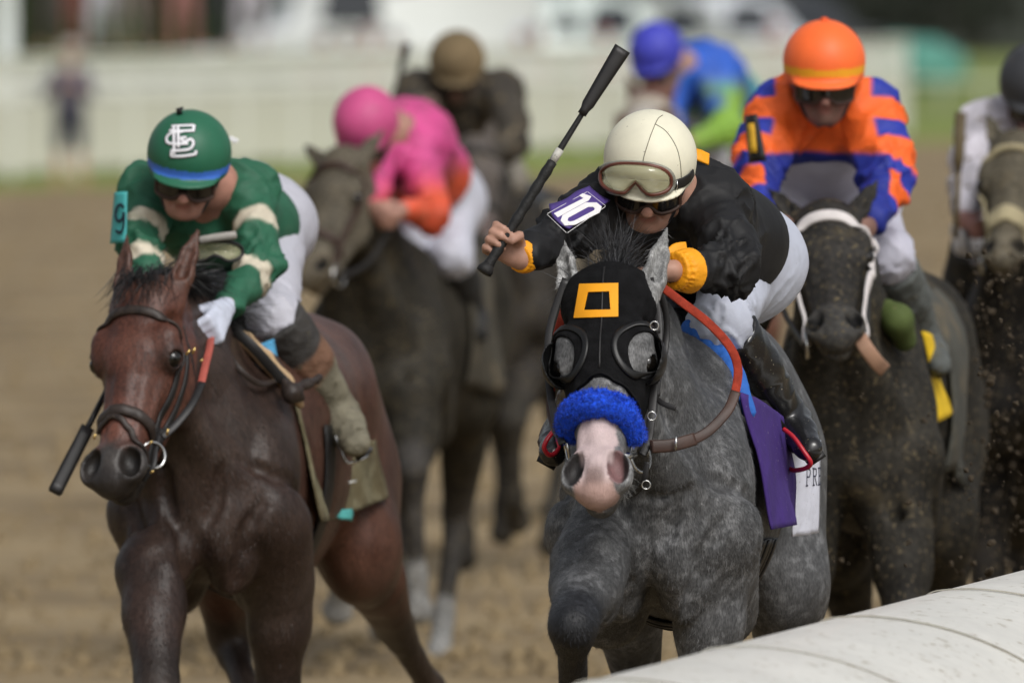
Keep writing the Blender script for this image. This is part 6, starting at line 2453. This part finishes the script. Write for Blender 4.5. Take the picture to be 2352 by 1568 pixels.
def jacketO(v, J):
    c = np.tile(OR_, (len(v), 1))

    def blend(w, col):
        nonlocal c
        c = c * (1 - w[:, None]) + col * w[:, None]
    band = lambda t, a, b: sm(t, a - .02, a + .02) * (1 - sm(t, b - .02, b + .02))
    for s in 'lr':
        d, t = seg_dist(v, J['sho_' + s], J['elb_' + s])
        d2, t2 = seg_dist(v, J['elb_' + s], J['wri_' + s])
        out = sm(np.abs(v[:, 0] - J['head'].o[0]) - .25 * np.maximum(0, J['sho_' + s][2] - v[:, 2]), .125, .14) * (d < .13)
        fore = ((d2 < .10) & (d2 < d)).astype(float)
        blend(out * (1 - fore) * (1 - sm(t, .08, .12)), BL_)
        blend(out * (1 - fore) * band(t, .42, .66), BL_)
        blend(fore * band(t2, .04, .20), BL_)
        blend(fore * sm(t2, .50, .54), BL_)
    low = (1 - sm(v[:, 2], J['waist'][2] - .015, J['waist'][2] - .0)) * (np.abs(v[:, 0] - J['waist'][0]) < .17)
    blend(low, BL_ * .7)
    return c


def helmO(v, h):
    c = np.tile(np.array(srgb(252, 112, 52)), (len(v), 1))
    hc = h.inv(v)
    b_ = (hc[:, 2] > .004) & (hc[:, 2] < .026) & (np.linalg.norm(hc[:, :2] / V(.112, .13), axis=1) < 1.10)
    c[b_] = srgb(240, 170, 40)
    return c


lookO = dict(jacket=jacketO, breeches=srgb(190, 190, 204), boots=srgb(88, 92, 90), bootmat=M_BOOTMUD, helmet=helmO, seed=21, fold=.010, fsc=9, skin=(.20, .11, .085), glove=None, jmat=M_SILK, short_jacket=True, jh=.008, hem=ao(1888, 366, 32.72))
ridO, RO = jockey('person', 'rider in orange and blue striped jacket and orange cap', JO, Jo, lookO, .013, None, None, detail=True)
p, n = hit(RO['HS'], JO, [(1893, 40)], 31.8, 32.9, 0)
topO = hdO(0, .0, .138)
MB().lathe([(.012, 0), (.014, .008), (.006, .014)], topO, hdO.z, 12).build('cap_button', mat('cap_button', srgb(230, 90, 40), .6), RO['helmet'])
# yellow number tag on the image-left arm
tgO = empty('number_tag', (0, 0, 0)); tgO.parent = RO['jacket']
MB().sheet(patch_uvd(JO, [(1712, 268, 32.35), (1738, 262, 32.30), (1760, 370, 32.28), (1722, 376, 32.33)], 5, 8, .01), .006).build('tag_leather', M_LEATHER_BLK, tgO)
MB().sheet(patch_uvd(JO, [(1718, 285, 32.325), (1732, 283, 32.300), (1738, 350, 32.285), (1722, 352, 32.31)], 3, 5, .004), .006).build('digit', mat('yellow_digit', srgb(206, 160, 40), .6), tgO)
reins_simple(FO, oh, orh, [FO.L(JO.o + Jo['wri_l']), FO.L(JO.o + Jo['wri_r'])], M_LEATHER_BLK)
clO, sdO = saddle_gear(FO, orS, zo, .9, srgb(74, 74, 68), 'dark muddy saddle cloth with yellow edges on the white-bridled horse', 'small saddle under the orange-capped rider')
Q = SDF()
Q.chain([FO.at(*x) for x in [(2035, 715, 32.35), (2062, 735, 32.3), (2078, 780, 32.35)]], [.036, .040, .034], .03)
v, f = Q.mesh(.01)
obj('green_roll', mkmesh('green_roll', v, f), mat('green_roll', srgb(78, 92, 46), .8, var=.3, vscale=12, mud=.4, mudscale=30), clO)
MB().sheet(patch_uvd(FO, [(2118, 760, 32.7), (2140, 770, 32.8), (2162, 850, 32.85), (2138, 850, 32.75)], 4, 8, .004), .006).build('yellow_edge', mat('yellow_cloth2', srgb(222, 184, 34), .8, var=.15), clO)
MB().sheet(patch_uvd(FO, [(2118, 862, 32.7), (2160, 870, 32.95), (2192, 945, 32.98), (2138, 975, 32.72)], 8, 8, .01, .01, 4), .006).build('yellow_edge', _mats['yellow_cloth2'], clO)
put('hanging_strap', mat('tan_strap', srgb(160, 126, 104), .7, var=.2), orh, uvd(FO, [(1975, 775, 31.8), (1990, 800, 31.78), (2012, 830, 31.8), (2030, 848, 31.84)]), .040, .008)

# ---------------- pink rider, mud-coated horse
FP = Frame(*P(868, 0, 40.4)[:2], -.16)
ph = HeadFrame(FP.at(768, 325, 40.0), FP.at(690, 640, 39.7), -.45, .60, .05, 1.2)
zp = V(0, 0, -.08)
pf, pq = gallop(zp, 0, .88)
pf[0] = [FP.at(790, 1020, 40.2), FP.at(775, 1085, 40.1), FP.at(790, 1215, 39.7), FP.at(785, 1345, 39.95), FP.at(775, 1400, 40.0)]
pf[1] = [FP.at(945, 900, 40.2), FP.at(950, 985, 40.2), FP.at(948, 1080, 40.0), FP.at(955, 1330, 40.1), FP.at(958, 1400, 40.1)]
pq[1] = [FP.at(1060, 760, 41.6), FP.at(1075, 900, 41.3), FP.at(1050, 1180, 41.7), FP.at(1018, 1420, 41.6), FP.at(1008, 1510, 41.5)]


def pink_points(v, hc, c, h, fore, hind):
    c = dark_points((.115, .100, .075), (.13, .11, .08))(v, hc, c, h, fore, hind)
    for ch in list(fore) + list(hind):
        d, t = seg_dist(v, np.asarray(ch[3], float), np.asarray(ch[4], float))
        c = tint(c, (1 - sm(d, .07, .1)) * .8, (.28, .28, .27))
    return c


pkh, pkS, pkH = horse('horse', 'mud-caked brown horse with one ear out, ridden by the pink-clad rider', FP, ph, zp[2], pf, pq,
                      coat_fn((.024, .0215, .0165), leg=(.05, .046, .042), points=pink_points), M_MUDCOAT, .02, [head_box(ph)], .010, wide=.88,
                      earkw=dict(ears=(.0, .0), ear_out=(1.1, .3), earlen=.17, ear_gap=.07))
tack_simple(ph, pkH, pkh, M_LEATHER_BRN)
o_ = P(990, 560, 41.0)
JP = Frame(o_[0], o_[1], 0, o_[2]); ap = JP.at
hdP = HumanHead(ap(842, 292, 40.15), V(-.30, -1, -.62), V(-.10, -.5, 1), .98)
Jp = crouch(hdP.o, 1.0, .3)
Jp.update(head=hdP, neck=ap(895, 300, 40.35), chest=ap(925, 325, 40.5), waist=ap(965, 395, 40.8), pelvis=ap(1000, 455, 41.05),
          sho_l=ap(870, 340, 40.35), sho_r=ap(955, 350, 40.4), elb_l=ap(850, 450, 40.15), wri_l=ap(860, 480, 39.95), elb_r=ap(990, 492, 40.2), wri_r=ap(920, 482, 40.0),
          hip_l=ap(985, 480, 41.0), hip_r=ap(1030, 475, 41.0), kne_l=ap(920, 570, 40.7), kne_r=ap(1040, 590, 40.75), ank_r=ap(1085, 725, 41.0), toe_r=ap(1100, 760, 40.9), ank_l=ap(850, 760, 40.9), toe_l=ap(840, 800, 40.7))
PK, PO = np.array(srgb(196, 72, 132)), np.array(srgb(210, 84, 54))


def jacketP(v, J):
    c = np.tile(PK, (len(v), 1))
    w = sm(v[:, 0] * .35 - v[:, 2] + .25 * vnoise(v * 6, 4) * .2, J['elb_r'][0] * .35 - J['elb_r'][2] - .17, J['elb_r'][0] * .35 - J['elb_r'][2] - .05)
    return c * (1 - w[:, None]) + PO * w[:, None]


lookP = dict(jacket=jacketP, breeches=srgb(190, 192, 204), boots=(.02, .02, .02), bootmat=M_BOOTMUD, helmet=np.array(srgb(196, 80, 132)), hmat=M_MUDCAP, seed=31, ease=-.012, fold=.010, fsc=9, skin=(.40, .22, .17), jmat=M_MUDSILK)
ridP, RP = jockey('person', 'crouching rider in pink and orange jacket and pink cap', JP, Jp, lookP, .016, None, None, detail=False)
reins_simple(FP, ph, pkh, [FP.L(JP.o + Jp['wri_l']), FP.L(JP.o + Jp['wri_r'])], M_LEATHER_BLK)
saddle_gear(FP, pkS, zp, .9, srgb(70, 66, 56), 'muddy saddle cloth on the horse of the pink-clad rider', 'small saddle under the pink-clad rider')

# ---------------- mud-brown rider behind the pink one
FB = Frame(*P(1130, 0, 46.6)[:2], -.12)
mh = HeadFrame(FB.at(1080, 300, 46.2), FB.at(1118, 548, 45.85), .0, .60, 0, 1.05)
zm = V(0, 0, -.06)
mf, mq = gallop(zm, 1, .85)
brh, brS, brH = horse('horse', 'dark mud-covered horse half hidden behind the pink-clad rider', FB, mh, zm[2], mf, mq,
                      coat_fn((.026, .023, .020), leg=(.04, .036, .03), points=dark_points((.105, .090, .082), (.12, .09, .085))), M_MUDCOAT, .024, [head_box(mh)], .012, wide=.88)
tack_simple(mh, brH, brh, M_LEATHER_BLK)
o_ = P(1100, 360, 47.2)
JB = Frame(o_[0], o_[1], 0, o_[2]); ab = JB.at
hdB = HumanHead(ab(1050, 152, 46.6), V(-.1, -1, -.45), V(0, -.4, 1), 1.0)
Jb = crouch(hdB.o, 1.0, .15)
Jb['head'] = hdB
Jb.update(wri_l=ab(955, 235, 46.2), elb_l=ab(975, 280, 46.5))
lookB = dict(jacket=(.045, .039, .031), breeches=srgb(130, 124, 114), boots=(.02, .02, .02), bootmat=M_BOOTMUD, helmet=np.array(srgb(112, 96, 70)), hmat=M_HEAVYMUD, seed=41, fold=.010, fsc=9, skin=(.16, .11, .085), jmat=M_HEAVYMUD)
ridB, RB = jockey('person', 'mud-spattered rider in brown cap and dark jacket behind the pink-clad rider', JB, Jb, lookB, .02, None, None, detail=False)
reins_simple(FB, mh, brh, [FB.L(JB.o + Jb['wri_r']), FB.L(JB.o + Jb['wri_r'])], M_LEATHER_BLK)
saddle_gear(FB, brS, zm, .9, srgb(120, 112, 96), 'dull saddle cloth on the half-hidden muddy horse', 'small saddle under the brown-capped rider')
wa = P(905, 215, 46.1)
w3 = empty('whip', wa, 0, 'dark whip upright beside the brown-capped rider', 'whip')
dv3 = P(936, 100, 46.1) - wa
MB().tube([dv3 * -.45 + V(.12, 0, -.05), V(0, 0, 0), dv3 * .45], .007, 8).build('shaft', M_LEATHER_BLK, w3)
MB().tube([dv3 * .42, dv3 * .7, dv3], [.009, .016, .017], 8).build('flap', M_LEATHER_BLK, w3)

# ---------------- blue cap, chestnut with a white star
FU = Frame(*P(1570, 0, 51.0)[:2], -.14)
uh = HeadFrame(FU.at(1482, 188, 50.5), FU.at(1455, 455, 50.15), -.25, .60, 0, 1.25)
zu = V(0, 0, -.0)
uf, uq = gallop(zu, 0, .9)


def chest_points(v, hc, c, h, fore, hind):
    l, t, q = hc.T
    on = (np.abs(l) < .13) & (q > -.12) & (q < .1) & (t < .7) & (t > -.1)
    c = tint(c, on * (1 - sm(np.linalg.norm((hc - V(.0, .19, -.01)) / V(.045, .075, .10), axis=1), .8, 1.2)), (.66, .64, .62))
    return c


chh, chS, chH = horse('horse', 'chestnut horse with white star and pale browband, ridden by the blue-capped rider', FU, uh, zu[2], uf, uq,
                      coat_fn((.115, .048, .030), points=chest_points), M_BAY, .024, [head_box(uh)], .012, wide=.9)
tack_simple(uh, chH, chh, mat('pale_fleece', srgb(176, 168, 156), .95, var=.2), True, .055, .05)
o_ = P(1630, 330, 51.6)
JU = Frame(o_[0], o_[1], 0, o_[2]); au = JU.at
hdU = HumanHead(au(1508, 128, 50.75), V(-.35, -1, -.45), V(-.10, -.4, 1), 1.04)
Ju = crouch(hdU.o, 1.0, .45)
Ju['head'] = hdU
Ju.update(sho_r=au(1645, 175, 51.1), elb_r=au(1672, 295, 50.9), wri_r=au(1580, 330, 50.6), chest=au(1610, 175, 51.2), waist=au(1655, 230, 51.5), neck=au(1560, 150, 51.0), sho_l=au(1530, 185, 51.0), elb_l=au(1530, 290, 50.8), wri_l=au(1540, 330, 50.6))
BLU, LIM, GR_ = np.array(srgb(44, 92, 190)), np.array(srgb(130, 170, 66)), np.array(srgb(84, 176, 130))


def jacketU(v, J):
    n = vnoise(v * 5.5, 3)
    c = np.tile(BLU, (len(v), 1))
    low = sm(-v[:, 2], -J['chest'][2] - .02, -J['chest'][2] + .10)
    w = sm(n, -.1, .1) * low
    c = c * (1 - w[:, None]) + LIM * w[:, None]
    w = sm(vnoise(v * 5, 8), .15, .3) * .8
    c = c * (1 - w[:, None]) + GR_ * w[:, None]
    d, t = seg_dist(v, J['elb_r'], J['wri_r'])
    c[d < .09] = LIM
    return c


lookU = dict(jacket=jacketU, breeches=srgb(206, 206, 214), boots=(.02, .02, .02), bootmat=M_BOOTMUD, helmet=np.array(srgb(62, 66, 178)), hmat=M_MUDCAP, seed=51, fold=.010, fsc=9, skin=(.38, .23, .18), jmat=M_MUDSILK)
ridU, RU = jockey('person', 'rider in blue and lime green jacket and blue cap', JU, Ju, lookU, .02, None, None, detail=False)
reins_simple(FU, uh, chh, [FU.L(JU.o + Ju['wri_l']), FU.L(JU.o + Ju['wri_r'])], M_LEATHER_BLK)
saddle_gear(FU, chS, zu, .9, srgb(90, 96, 100), 'dark saddle cloth on the chestnut horse with the star', 'small saddle under the blue-capped rider')

# ---------------- horse cut by the right edge
FR_ = Frame(*P(2372, 0, 36.6)[:2], -.12)
rh = HeadFrame(FR_.at(2330, 285, 36.25), FR_.at(2300, 590, 35.9), -.05, .60, 0, 1.1)
zr = V(0, 0, -.0)
rf, rq = gallop(zr, 1, .92)
rth, rtS, rtH = horse('horse', 'dark muddy horse cut off by the right edge of the picture', FR_, rh, zr[2], rf, rq,
                      coat_fn((.012, .011, .010), leg=(.03, .027, .024), points=dark_points((.105, .092, .066), (.10, .088, .065))), M_MUDCOAT, .018, [head_box(rh)], .009, wide=.95)
tack_simple(rh, rtH, rth, mat('muddy_fleece', srgb(158, 148, 118), .95, var=.25), True, .02, .06)
o_ = P(2390, 420, 37.2)
JR = Frame(o_[0], o_[1], 0, o_[2]); ar = JR.at
hdR = HumanHead(ar(2378, 205, 36.65), V(-.05, -1, -.4), V(0, -.4, 1), 1.0)
Jr = crouch(hdR.o, 1.0, .1)
Jr['head'] = hdR
Jr.update(sho_l=ar(2268, 300, 36.8), elb_l=ar(2228, 420, 36.6), wri_l=ar(2214, 505, 36.35))
lookR = dict(jacket=srgb(196, 192, 200), breeches=srgb(200, 200, 206), boots=(.02, .02, .02), bootmat=M_BOOTMUD, helmet=np.array((.035, .036, .04)), hmat=M_MUDCAP, seed=61, fold=.010, fsc=9, skin=(.28, .14, .12), jmat=M_HEAVYMUD)
ridR, RR = jockey('person', 'rider in pale sleeves and dark helmet at the right edge', JR, Jr, lookR, .018, None, None, detail=False)
reins_simple(FR_, rh, rth, [FR_.L(JR.o + Jr['wri_l']), FR_.L(JR.o + Jr['wri_r'])], M_LEATHER_BLK)
saddle_gear(FR_, rtS, zr, .9, srgb(90, 84, 66), 'mud-soaked saddle cloth on the horse at the right edge', 'small saddle of the rider at the right edge')
wa = P(2196, 520, 36.2)
w4 = empty('whip', wa, 0, 'brownish whip held upright at the right beside the pale sleeve', 'whip')
dv4 = P(2206, 258, 36.2) - wa
M_WH4 = mat('muddy_whip', srgb(92, 80, 56), .7, var=.2)
MB().tube([dv4 * -.1, dv4 * .5], .009, 8).build('shaft', M_WH4, w4)
MB().tube([dv4 * .48, dv4 * .6, dv4], [.010, .017, .018], 8).build('flap', M_WH4, w4)

# ---------------- clods thrown up by the hooves
M_CLOD = mat('wet_clod', srgb(58, 49, 36), .9, var=.3, vscale=60)
g5 = np.random.default_rng(11)
base = SDF()
base.ell(V(0, 0, 0), (.5, .36, .30), k=.1)
base.ell(V(.3, .1, .1), (.26, .22, .2), k=.1)
base.ell(V(-.3, -.15, .05), (.2, .24, .18), k=.1)
cv, cq = base.mesh(.10)
cv = cv + vnoise(cv * 4, 3)[:, None] * vnormals(cv, cq) * .08
me_cl = mkmesh('dirt_clod', cv, cq)
for i in range(64):
    u = g5.uniform(2210, 2345) if i < 50 else g5.uniform(1890, 2210)
    v_ = g5.uniform(620, 1330) if i < 50 else g5.uniform(900, 1300)
    if i < 50 and v_ < 1000 and u < 2240:
        u += 60
    o = obj('dirt_clod', me_cl, M_CLOD, None, label='small dark dirt clod flying in the air at lower right', cat='dirt clod', group='clods thrown up by the hooves')
    o.location = tuple(P(u, v_, g5.uniform(29.5, 35)))
    sc = .010 + .022 * g5.random() ** 3
    o.scale = (sc, sc, sc)
    o.rotation_euler = tuple(g5.uniform(0, 6, 3))

# spray of fine wet dirt behind the right-hand horses, too many specks to count
mb = MB()
tet = np.array([(1, 1, 1), (-1, -1, 1), (-1, 1, -1), (1, -1, -1)]) * .6
for i in range(900):
    a = g5.random()
    u = 2352 - 190 * g5.random() ** 1.3 + 40
    v_ = 560 + 780 * g5.random()
    if g5.random() < .25:
        u, v_ = g5.uniform(1880, 2240), g5.uniform(850, 1320)
    c = P(u, v_, g5.uniform(30.0, 38.0))
    r = .003 + .009 * g5.random() ** 3
    mb.add(c + tet * r * (.5 + g5.random((4, 3))), [(0, 1, 2), (0, 3, 1), (0, 2, 3), (1, 3, 2)])
mb.build('dirt_spray', M_CLOD, None, False, label='fine spray of wet dirt flying up at the right', cat='dirt', kind='stuff')
